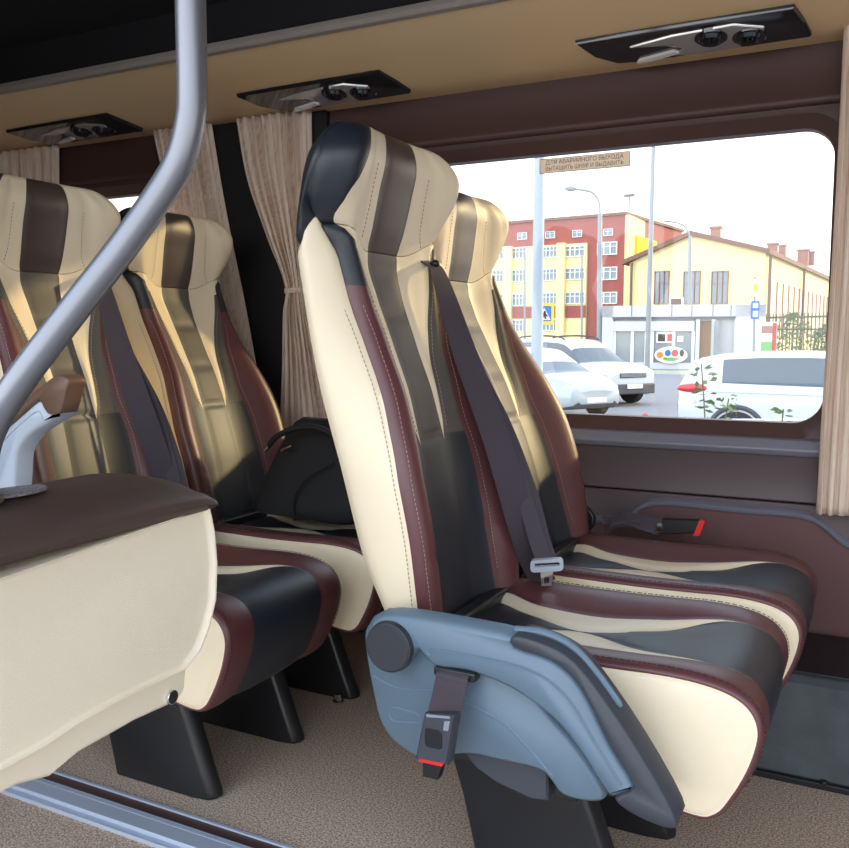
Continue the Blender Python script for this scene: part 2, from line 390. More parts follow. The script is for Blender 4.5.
dishT = tab([(.43, .045), (.6, .062), (.75, .064), (.88, .052), (1.0, .038), (1.08, .032), (1.12, .034), (1.2, .040), (1.28, .030), (1.31, .020)])
ZT = 1.305; ZJ = 1.098
def back_row(z, xs=1.0, dx=0.0, ws=1.0, groove=0.0):
    """closed cross section; returns list of points and list of strip ids"""
    xf, xr, w, wr = xfT(z), xrT(z), wT(z)*ws, wrT(z)*ws
    b = [0, s1T(z)*ws, s2T(z)*ws, s3T(z)*ws, w]
    for i in range(1, 5): b[i] = max(b[i], b[i-1]+.0004)
    dish = dishT(z); mid = (xf+xr)/2
    half = []; ids = []
    ns = [4, 5, 4, 7]
    for k in range(4):
        for j in range(ns[k]+(1 if k == 3 else 0)):
            t_ = j/ns[k]; y = b[k]+(b[k+1]-b[k])*t_
            f = sm(.32*w, .90*w, y)
            x = xf-dish*(1-f)
            wd = b[k+1]-b[k]
            tt = t_ if k else .5+t_/2
            if wd > .004: x += .004*(4*tt*(1-tt))**.6*min(1, wd/.03)
            if y > .84*w: x -= .022*((y-.84*w)/(.16*w))**2
            if z > ZJ-.05 and y > .68*w: x -= .036*sm(ZJ-.05, ZJ+.03, z)*((y-.68*w)/(.32*w))**2
            if k == 0 and z < ZJ:
                for zs in (.99, .875, .765): x -= .006*math.exp(-((z-zs)/.006)**2)
            if k == 3 and z < .7 and y < .93*w: x -= .6* .007*math.exp(-((z-.582-.2*(y-.12))/.005)**2)
            half.append((x, y)); ids.append(k)
    ids = ids[:-1]
    xe = half[-1][0]
    # seam at the piping, then side face and rear
    side = [(xe-.004, w-.002)]
    sw = [.03, .10, .25, .5, .75, .92]
    for q in sw:
        bul = .007*(4*q*(1-q))**.7
        side.append((xe-.006+(xr+.03-xe)*q, w+(wr-w)*q+bul))
    side += [(xr+.012, wr-.006), (xr, wr-.03), (xr-.004, wr*.5), (xr-.006, 0)]
    ids += [4]+[5]*(len(sw)+1)+[6]*3
    pts = half+side
    ids2 = ids
    full = [(x, y) for x, y in pts]+[(x, -y) for x, y in pts[-2:0:-1]]
    fid = ids2+[None]*0
    n = len(pts)
    seg = []                          # strip id for each face j -> j+1 around the loop
    for j in range(len(full)):
        a = j if j < n-1 else (len(full)-1-j)
        seg.append(ids2[min(a, len(ids2)-1)])
    cx = mid
    k5 = [j for j in range(n) if 0 < j and (ids2[min(j, len(ids2)-1)] == 5 or ids2[j-1] == 5)]
    out = []
    for j, (x, y) in enumerate(full):
        a = j if j < n else len(full)-j
        dz = 0
        if a in k5 or (a < n-1 and ids2[a] == 4 and False):
            q = (k5.index(a) if a in k5 else 0)/(len(k5)-1)
            arc = .038+.016*sm(0, .25, q); arc *= 1-max(0, (q-.2)/.8)**1.7
            dz = arc*(sm(.96, ZJ, z) if z <= ZJ else 1-sm(ZJ, 1.28, z))
        elif a < k5[0]:
            dz = .038*sm(.06, w, abs(y))*(sm(.96, ZJ, z) if z <= ZJ else 1-sm(ZJ, 1.28, z))
        out.append((cx+(x-cx)*xs+dx, y, z+dz))
    return out, seg
def upholstery_back(parent, mm):
    cre, tau, bla, mar, cap, hrc = mm
    # ---- backrest body
    zs = [.43+.0105*i for i in range(63)]+[ZJ-.006, ZJ-.002]
    zs = sorted(set(round(z, 4) for z in zs if z < ZJ-.004))+[ZJ-.003, ZJ-.0005]
    rows = []; seg = None
    for z in zs:
        e = max(0, (z-(ZJ-.012))/.012); k = 1-.06*e*e
        r, seg = back_row(z, xs=1-.10*e*e, ws=k); rows.append(r)
    def mf(i, j):
        z = zs[i]; s = seg[j % len(seg)]
        if s == 0: return 1 if z > .765 else 2
        if s == 1: return 0 if z > .755 else 2
        if s == 2: return (1 if z > .765 else 2) if z < 1.03 else (0 if z > 1.05 else 1)
        if s == 3: return 3 if z < 1.015 else 4
        if s == 4: return 3 if z < 1.015 else 4
        if s == 5:
            return 0
        return 2
    # cream runs over strip 2 near the neck
    m = M(); m.grid(rows, mf, closed=True); n = len(rows[0])
    m.f.append(list(range(n))[::-1]); m.m.append(2); m.f.append([len(m.v)-n+i for i in range(n)]); m.m.append(2)
    bk = m.build('backrest', mm, parent, local=True, angle=70)
    # ---- headrest
    zh = [ZJ+.0005, ZJ+.003, ZJ+.008, ZJ+.016]+[ZJ+.016+.0125*i for i in range(1, 11)]
    rows = []
    for i, z in enumerate(zh):
        e = max(0, 1-(z-ZJ)/.016)
        r, seg = back_row(z, xs=1-.10*e*e, ws=1-.05*e*e); rows.append(r)
    z0 = zh[-1]
    for i in range(1, 11):
        a = PI/2*i/10.5; z = z0+(ZT-z0)*math.sin(a); c = math.cos(a)
        r, seg = back_row(z, xs=max(.08, c**.8), dx=-.006*(1-c), ws=.70+.30*c**.8); rows.append(r)
    nz = len(rows)
    def hf(i, j):
        s = seg[j % len(seg)]; z = rows[i][0][2]
        if s == 0: return 5
        if s in (1, 2): return 0
        if s == 3: return 0 if (j % len(seg)) < len(seg)//2 else 4
        # side: cream wedge rises into the black cap from the rear? the cap lower edge climbs to the front
        return 4
    m = M(); m.grid(rows, hf, closed=True); n = len(rows[0])
    m.f.append(list(range(n))[::-1]); m.m.append(4); m.f.append([len(m.v)-n+i for i in range(n)]); m.m.append(5)
    hr = m.build('headrest', mm, parent, local=True, angle=70)
    # ---- stitching
    def dashes(par, zr, yf, off=.0016, both=True, side=False, xq=None):
        for sgn in ((1, -1) if both else (1,)):
            st = M(); z = zr[0]
            while z < zr[1]:
                ps = []
                for zz in (z, z+.0045):
                    y = yf(zz); w_ = wT(zz); xf = xfT(zz); f = sm(.32*w_, .90*w_, y); x = xf-dishT(zz)*(1-f)+.0035
                    if y > .84*w_: x -= .022*((y-.84*w_)/(.16*w_))**2
                    if side: x = xfT(zz)-.032+.0; y = w_+(wrT(zz)-w_)*.12+.0035
                    ps.append((x+(0 if side else off), sgn*y, zz))
                st.tube(ps, .0007, n=4, cap=True); z += .0075
            st.build('seam_stitching', stitchc, par, local=True, smooth=False)
    dashes(bk, (.50, .99), lambda z: s3T(z)+.006)
    dashes(bk, (.50, 1.0), lambda z: wT(z)-.010)
    dashes(bk, (.50, 1.06), lambda z: 0, side=True)
    dashes(bk, (.78, 1.06), lambda z: s2T(z)+.003)
    dashes(hr, (ZJ+.02, 1.24), lambda z: s2T(z)-.012)
    return bk, hr
cprof = [(-.05, .446), (0, .462), (.06, .463), (.14, .462), (.22, .462), (.30, .464), (.36, .466), (.41, .464), (.45, .457), (.478, .444), (.495, .424), (.501, .40), (.498, .372), (.487, .335), (.468, .294), (.446, .262), (.41, .252), (.30, .270), (.15, .285), (-.02, .31)]
c1T = tab([(-.05, .10), (.0, .085), (.08, .045), (.18, .002), (.30, .062), (.44, .124), (.5, .124)])
c2T = tab([(-.05, .14), (.0, .125), (.08, .095), (.18, .088), (.30, .106), (.44, .1246), (.5, .1246)])
def upholstery_cushion(parent, mm):
    P = [Vector((a, 0, b)) for a, b in cprof]; pc = curve_pts([tuple(p) for p in P], 4)
    rows = []; loops = []
    L = len(pc); ctr = Vector((.22, 0, .385))
    for i, p in enumerate(pc):
        d = (pc[min(i+1, L-1)]-pc[max(i-1, 0)]).normalized(); nrm = Vector((-d.z, 0, d.x))   # outward (up on the top)
        x = p.x; top = max(0, nrm.z); onf = max(0, nrm.x)
        front = i > L*.45
        a = c1T(x) if not front else .124-.0*onf; b_ = max(c2T(x) if not front else 0, a+.0005)
        a *= .9; b_ *= .9; b = [0, a, b_, .190]
        half = []
        for k, n_ in enumerate((6, 5, 10)):
            for j in range(n_+(1 if k == 2 else 0)):
                t_ = j/n_; y = b[k]+(b[k+1]-b[k])*t_
                tt = t_ if k else .5+t_/2; wd = b[k+1]-b[k]
                h = (.006 if k < 2 else .004)*(4*tt*(1-tt))**.6*min(1, wd/.03) if wd > .004 else 0
                h += -.026*(1-sm(.05, .165, y))*top*(1-sm(.32, .5, x))
                if k == 0: h -= .006*math.exp(-((x-.235)/.007)**2)*top
                if y > .172: q = (y-.172)/.018; h -= (.002+.002*top)*q*q
                half.append((y, h))
        ex = [(.1905, -.004-.002*top), (.1905, -.006-.003*top)]
        half += ex
        rows.append([p+nrm*h+Vector((0, y, 0)) for y, h in [(-y, h) for y, h in half[:0:-1]]+half])
        loops.append((p, nrm))
    nh = (len(rows[0])-1)//2
    def mf(i, j):
        k = abs(j+.5-nh)
        if k < 6: return 2
        if k < 11: return 0 if i < L*.46 else 2
        return 3
    m = M(); m.grid(rows, mf)
    # side caps in cream, slightly puffed
    for sg in (1, -1):
        prev = [r[-1] if sg > 0 else r[0] for r in rows]
        l0 = [q for q in prev]
        rings = [l0]
        for off, y in ((.002, .1900), (.006, .1930), (.018, .1950)):
            ring = []
            for q in l0:
                d = Vector((ctr.x-q.x, 0, ctr.z-q.z)); dl = d.length; r = q+d*(off/dl*1.0); ring.append(Vector((r.x, sg*y, r.z)))
            rings.append(ring)
        ring = [Vector((ctr.x+(q.x-ctr.x)*.5, sg*.196, ctr.z+(q.z-ctr.z)*.5)) for q in l0]; rings.append(ring)
        m.grid(rings, 0, closed=True)
        k = len(m.v)-len(l0); m.f.append([k+i for i in range(len(l0))]); m.m.append(0)
    m.grid([rows[-1], rows[0]], 2)
    cu = m.build('seat_cushion', mm, parent, local=True, angle=60)
    for sg in (1, -1):
        st = M()
        for i in range(len(rows)-1):
            for kk, lift in ((nh+11+9, .002),):
                j = kk if sg > 0 else 2*nh-kk
                a = rows[i][j]; b = rows[i+1][j]; nn = loops[i][1]; dl = (b-a).length; q = 0
                if pc[i].z < .3 and i > L*.5 or i > L*.7: continue
                while q < dl: p = a+(b-a)*(q/dl); e_ = a+(b-a)*(min(dl, q+.0045)/dl); st.tube([p+nn*lift, e_+nn*lift], .0008, n=4); q += .008
        st.build('seam_stitching', stitchd, cu, local=True, smooth=False)
    return cu
SH = [(-0.057, 0.515), (-0.076, 0.495), (-0.084, 0.473), (-0.078, 0.426), (-0.069, 0.385), (-0.058, 0.345), (-0.039, 0.318), (-0.012, 0.303), (0.018, 0.298), (0.094, 0.32), (0.143, 0.322), (0.209, 0.322), (0.229, 0.309), (0.248, 0.292), (0.292, 0.294), (0.307, 0.312), (0.266, 0.368), (0.227, 0.404), (0.195, 0.442), (0.168, 0.495), (0.093, 0.508), (-0.008, 0.515)]
ARM = [(-0.039, 0.524), (0.001, 0.531), (0.09, .531), (0.179, 0.527), (0.181, 0.51), (0.236, 0.501), (0.279, 0.469), (0.322, 0.394), (0.355, 0.347), (0.352, 0.338), (0.327, 0.324), (0.315, 0.331), (0.275, 0.383), (0.237, 0.418), (0.174, 0.449), (0.107, 0.461), (0.06, 0.457), (0.037, 0.471), (0.024, 0.480), (0.006, 0.452), (-0.020, 0.438), (-0.050, 0.449), (-0.062, 0.478), (-.058, .505)]
PAD = [(0.182, 0.529), (0.219, 0.527), (0.262, 0.513), (0.298, 0.48), (0.358, 0.404), (0.41, 0.322), (0.405, 0.303), (0.36, 0.309), (0.331, 0.326), (0.356, 0.35), (0.324, 0.396), (0.281, 0.471), (0.238, 0.503), (0.183, 0.512)]
R1 = [(0.048, 0.476), (0.058, 0.486), (0.192, 0.484), (0.255, 0.458), (0.299, 0.4), (0.338, 0.346)]
RA = [(0.0, 0.50), (-.02, .56), (-.01, .63), (0.008, 0.682), (0.016, 0.707), (0.036, 0.739), (0.072, 0.768), (0.118, 0.797), (0.169, 0.828), (0.184, 0.824), (0.199, 0.805), (0.235, 0.807), (0.187, 0.785), (0.138, 0.76), (0.108, 0.732), (0.099, 0.708), (0.092, 0.66), (.08, .6), (.065, .53), (.04, .50)]
RAP = [(-.045, .56), (-.03, .63), (-0.005, 0.686), (0.004, 0.71), (0.037, 0.755), (0.119, 0.816), (0.218, 0.873), (0.250, 0.874), (0.26, 0.865), (0.25, 0.847), (0.233, 0.808), (0.199, 0.805), (0.184, 0.824), (0.169, 0.828), (0.118, 0.797), (0.072, 0.768), (0.036, 0.739), (0.016, 0.707), (0.008, 0.682), (-.01, .63), (-.02, .56)]
def ribbon(pts, wdir, width, th=.0014, mi=0, m=None):
    m = m or M(); P = curve_pts(pts, 8)
    WW = [width]*len(P) if not isinstance(width, list) else [p.x for p in curve_pts([(q, 0, 0) for q in width], 8)]
    wd = curve_pts(wdir, 8) if isinstance(wdir, list) else [Vector(wdir)]*len(P)
    rows = []
    for i, p in enumerate(P):
        width = WW[i]; d = (P[min(i+1, len(P)-1)]-P[max(i-1, 0)]).normalized(); u = wd[i]; u = (u-d*u.dot(d)).normalized(); n = d.cross(u)
        rows.append([p-u*width/2-n*th, p-u*width*.46-n*th*1.6, p-n*th*.6, p+u*width*.46-n*th*1.6, p+u*width/2-n*th, p+u*width/2+n*th, p+n*th*1.4, p-u*width/2+n*th])
    m.grid(rows, mi, closed=True); k = len(m.v); n8 = 8
    m.f.append([k-8+i for i in range(8)]); m.m.append(mi); m.f.append([k-len(P)*8+i for i in range(8)][::-1]); m.m.append(mi)
    return m
def pedestal(parent, y, x0, x1, ztop=.268, lean=.085, name='pedestal', bolts=True):
    t = .022; s = .04
    m = M()
    q = [(x0, y-t), (x0+.012, y-t-.006), (x1-.05, y-t-.006), (x1-.012, y-t), (x1, y-.006), (x1, y+.01), (x1-.012, y+t), (x0, y+t)]
    rows = []
    for z, dx, g in ((0, 0, 1), (.012, -.001, 1), (.06, -.016, .97), (.16, -lean*.55, .92), (ztop, -lean, .9)):
        rows.append([((x0+x1)/2+(a-(x0+x1)/2)*g+dx, b, z) for a, b in q])
    m.grid(rows, 0, closed=True); n = len(q)
    m.f.append(list(range(n))[::-1]); m.m.append(0); m.f.append([len(m.v)-n+i for i in range(n)]); m.m.append(0)
    o = m.build(name, blackp, parent, local=True, bevel=.004)
    if bolts:
        b = M(); b.cyl((x1-.03, y-t-.028, 0), (x1-.03, y-t-.028, .006), .015, n=16); b.cyl((x1-.03, y-t-.028, .006), (x1-.03, y-t-.028, .024), .010, n=6); b.build('floor_bolt', chrome, o, local=True)
    return o
def make_seat(X0, Y0, label, side, recline, peds, belt=True, buckle=False):
    mm = [cream, taupe, blackl, maroon, blackl, brownl]
    s = thing('passenger_seat', (X0, Y0, 0), label, 'bus seat', 'leather passenger seats of the bus')
    bk, hr = upholstery_back(s, mm)
    R = Matrix.Translation((-.04, 0, .45)) @ Matrix.Rotation(-math.radians(recline), 4, 'Y') @ Matrix.Translation((.04, 0, -.45))
    for o in (bk, hr): o.matrix_local = R
    cu = upholstery_cushion(s, mm)
    cu.location = (0, .018 if side == 'down' else -.034, 0) if side else (.02, -.022, .002)
    # under frame
    m = M(); m.b2(-.05, .38, -.19, .19, .262, .30); m.b2(-.03, .0, -.215, .215, .30, .46); m.build('seat_frame', blackp, s, bevel=.006, local=True)
    for (y, x0, x1, b) in peds: pedestal(s, y, x0, x1, bolts=b)
    if side:
        m = M(); m.prism(smooth2(SH, 3), -.272, -.235, 0, inset=.006); sc = m.build('side_cover', bluep, s, local=True, angle=50)
        m = M(); m.prism([(0.078, 0.315), (0.149, 0.32), (0.217, 0.32), (0.217, 0.266), (0.191, 0.262), (0.135, 0.274), (.10, .29)], -.25, -.20, 0, inset=.004); m.build('lower_trim', greyp, s, local=True)
        m = M(); m.b2(.225, .26, -.245, -.2, .272, .30); m.build('cover_clip', blackp, s, local=True, bevel=.003)
        m = M(); m.tube(curve_pts([(a, -.2715, b) for a, b in ((-0.066, 0.414), (-0.023, 0.402), (0.04, 0.41))], 6), .0022, n=6)
        m.tube(curve_pts([(a, -.2715, b) for a, b in ((0.075, 0.405), (0.149, 0.385), (0.189, 0.357), (0.232, 0.318))], 6), .0022, n=6)
        m.tube(curve_pts([(a, -.2715, b) for a, b in ((-0.035, 0.363), (-.03, .369), (-.012, .370), (0.011, 0.368), (0.018, .361), (0.016, 0.354), (-.01, .350), (-0.031, 0.348), (-0.037, 0.355), (-.036, .362))], 4), .0018, n=6)
        m.build('moulded_ridges', bluep, sc, local=True)
        if side == 'down':
            m = M(); m.prism(smooth2(ARM, 3), -.300, -.262, 0, inset=.007); ar = m.build('armrest', bluep, s, local=True, angle=50)
            m = M(); m.tube(curve_pts([(a, -.3005, b) for a, b in R1], 6), .0022, n=6); m.build('moulded_ridges', bluep, ar, local=True)
            m = M(); m.prism(smooth2(PAD, 3), -.306, -.250, 0, inset=.003); m.build('armrest_pad', greyp, ar, local=True, angle=50)
            m = M(); m.tube(curve_pts([(a, -.278, b+.002) for a, b in ((.175, .528), (.219, .529), (.262, .515), (.298, .482), (.33, .443))], 6), [.005]*24+[.003], n=10); m.build('pad_rim', bluep, ar, local=True)
            px, pz = -.018, .480
        else:
            m = M(); m.prism(smooth2([(a-.045, b) for a, b in RA], 3), -.300, -.258, 0, inset=.007); ar = m.build('armrest', lightp, s, local=True, angle=50)
            m = M(); m.prism(smooth2([(a-.045, b) for a, b in RAP], 2), -.304, -.264, 0, inset=.002); m.build('armrest_pad', brownp, ar, local=True, angle=50)
            m = M(); m.tube(curve_pts([(a-.045, -.3005, b) for a, b in ((.03, .66), (.045, .72), (.08, .755), (.125, .785), (.168, .808), (.182, .796))], 5), .002, n=6); m.build('moulded_ridges', lightp, ar, local=True)
            px, pz = -.02, .53
        m = M(); m.cyl((px, -.30, pz), (px, -.311, pz), .0400, .0380, n=40); m.cyl((px, -.311, pz), (px, -.3125, pz), .037, .035, n=40)
        m.build('pivot_cap', capm, ar, local=True, bevel=.0015)
        # buckle hanging on a loop
        m = M(); ribbon([(.090, -.268, .462), (.090, -.306, .458), (.089, -.313, .445), (.085, -.316, .42), (.080, -.318, .392)], [(1, 0, .04), (1, 0, .04), (1, 0, .05), (1, 0, .05), (.9, .2, .05)], .050, .0018, m=m)
        lb = m.build('buckle_strap', beltm, s, local=True)
        m = M(); m.b2(.057, .124, -.306, -.285, .449, .463); m.build('strap_slot', blackp, lb, local=True, bevel=.003)
        m = M(); m.prism([(.056, .401), (.105, .409), (.094, .331), (.041, .329)], -.335, -.312, 0, inset=.004); bb = m.build('buckle', greyp, s, local=True)
        m = M(); m.prism(rrect(.058, .086, .353, .382, .006), -.3365, -.333, 0, inset=.001); m.build('buckle_recess', blackp, bb, local=True)
        m = M(); m.prism([(.048, .333), (.088, .334), (.085, .327), (.047, .326)], -.3335, -.314, 0); m.build('release_button', redp, bb, local=True)
        m = M(); m.prism([(.052, .328), (.083, .328), (.076, .303), (.052, .303)], -.330, -.315, 0); m.build('buckle_stem', blackp, bb, local=True)
        m = M(); m.prism([(.090, .398), (.099, .400), (.096, .384), (.088, .384)], -.3365, -.333, 0); m.prism([(.060, .402), (.099, .407), (.098, .403), (.061, .398)], -.336, -.332, 0); m.build('tongue_slot', chrome, bb, local=True)
    if belt:
        m = M()
        ribbon([(-.215, .14, 1.105), (-.165, .122, 1.088), (-.142, .118, 1.06), (-.085, .108, .92), (-.018, .114, .75), (.020, .138, .60), (.036, .170, .51), (.055, .19, .462)], [(-.1, 1, .2), (.1, 1, .1), (.5, .8, .0), (.6, .8, 0), (.7, .7, 0), (.8, .6, 0), (.9, .4, 0), (.9, .3, 0)], [.026, .03, .036, .052, .056, .054, .050, .046], m=m)
        bl = m.build('seat_belt', beltm, s, local=True)
        m = M()
        ribbon([(-.140, .116, 1.05), (-.090, .112, .93), (-.030, .140, .80), (.020, .145, .66), (.055, .140, .56), (.074, .136, .517)], [(.5, .8, 0), (.7, .6, 0), (.8, .6, 0), (.85, .5, 0), (.9, .3, 0), (.9, .3, 0)], .030, m=m)
        ribbon([(-.138, .120, 1.05), (-.085, .125, .92), (-.018, .152, .78), (.035, .158, .65), (.066, .150, .56), (.084, .142, .517)], [(.5, .8, 0), (.6, .8, 0), (.7, .7, 0), (.7, .6, 0), (.7, .6, 0), (.9, .3, 0)], .024, m=m)
        m.build('belt_webbing_fold', beltm, bl, local=True)
        m = M(); m.ball((-.155, .122, 1.088), .010, sc=(1, 1, .8)); m.build('belt_guide', blackp, bl, local=True)
        m = M()
        A = Vector((.078, .134, .515)); ux = Vector((.93, .30, .02)).normalized()
        R = Matrix.Translation(A) @ Matrix(((ux.x, -ux.y, .10), (ux.y, ux.x, -.3), (.10, .12, 1))).to_4x4()
        o_ = rrect(-.031, .031, -.013, .013, .008, 4); i_ = rrect(-.024, .024, -.002, .006, .003, 4)
        mt = M()
        bridge_loop(mt, [(a, -.005, b) for a, b in o_], [(a, -.005, b) for a, b in i_]); bridge_loop(mt, [(a, .005, b) for a, b in o_], [(a, .005, b) for a, b in i_])
        bridge_loop(mt, [(a, -.005, b) for a, b in o_], [(a, .005, b) for a, b in o_]); bridge_loop(mt, [(a, -.005, b) for a, b in i_], [(a, .005, b) for a, b in i_])
        mt.xf(R); mt.build('tongue_grip', lightp, bl, local=True)
        o_ = [(-.012, -.012), (.012, -.012), (.010, -.045), (-.010, -.045)]; i_ = [(-.005, -.026), (.005, -.026), (.005, -.038), (-.005, -.038)]
        mt = M()
        for yy in (-.0012, .0012): bridge_loop(mt, [(a, yy, b) for a, b in o_], [(a, yy, b) for a, b in i_])
        bridge_loop(mt, [(a, -.0012, b) for a, b in o_], [(a, .0012, b) for a, b in o_]); bridge_loop(mt, [(a, -.0012, b) for a, b in i_], [(a, .0012, b) for a, b in i_])
        mt.xf(R); mt.build('tongue_plate', chrome, bl, local=True, smooth=False)
    if buckle:
        m = M(); m.prism([(.16, .462), (.245, .474), (.262, .507), (.17, .502)], .236, .256, 0, inset=.003); bb = m.build('buckle', blackp, s, local=True)
        m = M(); m.prism([(.243, .468), (.258, .470), (.270, .507), (.257, .508)], .2355, .2565, 0); m.build('release_button', redp, bb, local=True)
        m = M(); m.prism([(.155, .468), (.172, .470), (.168, .492), (.158, .491)], .234, .258, 0); m.build('buckle_plate', chrome, bb, local=True)
        m = M(); ribbon([(.02, .246, .47), (.05, .250, .480), (.09, .247, .490), (.13, .247, .484), (.16, .246, .479)], [(0, .2, 1), (0, 1, .4), (0, .8, .6), (0, .5, 1), (0, .1, 1)], .04, .003, m=m)
        ribbon([(.03, .256, .475), (.07, .252, .494), (.11, .256, .488), (.15, .248, .474)], [(0, .9, .4), (0, .7, .7), (0, 1, .2), (0, .1, 1)], .034, .003, m=m); m.build('buckle_strap', beltm, bb, local=True)
    for yy in ((.222,) if side else (-.222, .222)):
        m = M(); m.cyl((-.03, yy-.010, .485), (-.03, yy+.010, .485), .035, n=28); m.build('recline_hinge', blackp, s, local=True, bevel=.003)
    return s
make_seat(-.62, 1.43, 'cream, black and maroon leather seat with folded-down grey-blue armrest, nearest the doorway', 'down', 0, [(-.085, .05, .315, False), (.20, .05, .32, False)])
make_seat(-.62, 1.915, 'leather seat right beside the big window, red-buttoned buckle at its wall side', None, 6.5, [(.04, .02, .27, False)], belt=False, buckle=True)
make_seat(-1.52, 1.43, 'rear leather seat behind the slanting pole, with its armrest raised', 'up', 1.5, [(-.085, .084, .355, False), (.20, .05, .36, False)])
make_seat(-1.52, 1.915, 'rear leather seat against the curtains with a black bag on its cushion', None, 5, [(-.01, .03, .345, True)], belt=False)
# ================================================================== ENTRANCE GUARD PANEL AND POLE
gp = thing('entrance_guard_panel', (-.98, .8, .40), 'cream padded guard panel with a dark brown padded top, at the foot of the pole', 'panel')
bodyp = [(1.058, .684), (1.069, .640), (1.073, .590), (1.068, .530), (1.050, .488), (1.028, .458), (.995, .440), (.93, .440), (.86, .440), (.79, .436), (.74, .428), (.67, .424), (.20, .40), (.20, .63)]
def topz(y): return .684-(1.058-y)*.012
m = M(); pts = []
n = len(bodyp)
c0 = (.66, .55)
def scal(k, q): return [(c0[0]+(a-c0[0])*k, c0[1]+(b-c0[1])*k) if True else None for a, b in q]
bp2 = [(a, b) for a, b in bodyp]
lay = [(-.928, .968), (-.918, .990), (-.925, 1.0), (-.960, 1.006), (-1.00, 1.004), (-1.04, .985)]
rows = [[(x, a, b) for a, b in scal(k, bp2)] for x, k in lay]
m.grid(rows, closed=True); k = len(m.v); m.f.append(list(range(n))[::-1]); m.m.append(0); m.f.append([k-n+i for i in range(n)]); m.m.append(0)
m.build('panel_padding', panelc, gp, angle=50, bevel=.004)
m = M(); fl = [(1.02, .50), (1.004, .40), (.985, .388), (.90, .392), (.80, .388), (.752, .376), (.70, .388), (.2, .37), (.2, .50)]
m.prism(fl, -.934, -.99, 0, plane='yz', inset=.005); m.build('lower_flange', panelc, gp, bevel=.002)
m = M(); m.cyl((-.935, .972, .402), (-.9285, .972, .402), .011, n=24); m.build('flange_screw', chrome, gp, bevel=.001)
# padded top: rises towards the back and wraps the end
m = M(); rows = []
ys = [.20, .40, .60, .80, .95, 1.0, 1.03, 1.05, 1.062, 1.068]
for i, y in enumerate(ys):
    e = max(0, (y-.95)/.118); q = math.sqrt(max(0, 1-e*e)); zf = .678+.004*(y-.8)
    xb = -1.075+.10*(1-q); h = .060*(.25+.75*q)
    sec = [(-.935, zf-.004), (-.922, zf-.002), (-.914, zf+.010), (-.918, zf+.022), (-.935, zf+.032)]
    sec = [(a, zf+(b-zf)*(.5+.5*q)) for a, b in sec]
    x1 = xb
    sec += [(-.97+(x1+1.075)*.3, zf+h*.78), (-1.01+(x1+1.075)*.6, zf+h*.95), (x1+.012, zf+h), (x1, zf+h-.012*q-.002), (x1, zf-.004)]
    rows.append([(a, y, b) for a, b in sec])
m.grid(rows, closed=True); n = len(rows[0]); m.f.append(list(range(n))); m.m.append(0); m.f.append([len(m.v)-n+i for i in range(n)]); m.m.append(0)
m.build('padded_top', padtop, gp, angle=50)
velc = mat('grey_hook_pile', rgb(120, 112, 116), .95, bump=1, scale=500, vary=.5, vs=260)
m = M()
rows = []
for q in (1, .97, .5, .05):
    rows.append([(-1.030+.030*q*math.cos(t_*PI/12), .785+.055*q*math.sin(t_*PI/12), .679+.060*.985+.0015+(.002 if q < 1 else -.002)) for t_ in range(24)])
m.grid(rows, closed=True); m.build('hook_pile_patch', velc, gp)
pl = thing('grab_pole', (-1.0, .715, .73), 'grey metal grab pole bending down to the guard panel', 'pole')
pp = [(-.795, .91, 1.93), (-.797, .908, 1.6), (-.80, .905, 1.42), (-.80, .903, 1.27), (-.802, .900, 1.225), (-.812, .893, 1.180), (-.832, .880, 1.138), (-.872, .848, 1.065), (-.912, .812, .995), (-.948, .778, .930), (-.972, .756, .885), (-.994, .740, .842), (-1.008, .732, .800), (-1.012, .730, .74)]
m = M(); m.tube(curve_pts(pp, 8), .0195, n=28); m.build('pole_tube', polem, pl)
m = M(); m.cyl((-1.012, .730, .734), (-1.012, .730, .746), .025, n=32); m.build('base_ring', padtop, pl, bevel=.003)
m = M(); m.cyl((-.965, .670, -.012), (-.965, .670, .388), .0185, n=24); m.build('lower_tube', blackp, gp)
# ================================================================== CURTAINS
def curtain(name, prof, y0, label, folds=11, amp=.012, grp='curtains'):
    """prof: list of (z, xleft, xright); pleated cloth"""
    rows = []; zf = [p[0] for p in prof]; fl = tab([(p[0], p[1]) for p in prof][::-1] if prof[0][0] > prof[-1][0] else [(p[0], p[1]) for p in prof]); fr = tab([(p[0], p[2]) for p in prof][::-1] if prof[0][0] > prof[-1][0] else [(p[0], p[2]) for p in prof])
    z0, z1 = min(zf), max(zf); nz = 46; nx = folds*10
    ph = [random.uniform(0, .8) for _ in range(nx+1)]
    rnd = random.Random(len(label))
    amps = [rnd.uniform(.6, 1.2) for _ in range(folds+2)]
    for i in range(nz+1):
        z = z0+(z1-z0)*i/nz; a, b = fl(z), fr(z); row = []
        for j in range(nx+1):
            u = j/nx; am = amp*amps[int(u*folds)]
            wob = .15*math.sin(z*9+u*6)
            row.append((a+(b-a)*u+.003*math.sin(2*PI*folds*u*2+1), y0+am*math.cos(2*PI*folds*u+wob)+.3*am*math.cos(2*PI*folds*u*2.3+2), z))
        rows.append(row)
    m = M(); m.grid(rows)
    return m.build(name, curtm, smooth=True, fix=False, solid=.0012, angle=80)
c = curtain('tied_curtain', [(1.622, -1.825, -1.545), (1.45, -1.79, -1.545), (1.25, -1.71, -1.552), (1.10, -1.642, -1.560), (1.075, -1.638, -1.560), (1.03, -1.650, -1.548), (.85, -1.66, -1.50), (.62, -1.68, -1.44)], 2.252, 'a', 9)
cur = thing('curtain', (-1.7, 2.225, .62), 'beige pleated curtain gathered by a tieback on the black pillar', 'curtain', 'pleated beige window curtains')
def adopt(ch, par, name=None):
    ch.data.transform(Matrix.Translation(-OFF[par.name])); ch.parent = par; ch.name = name or ch.name
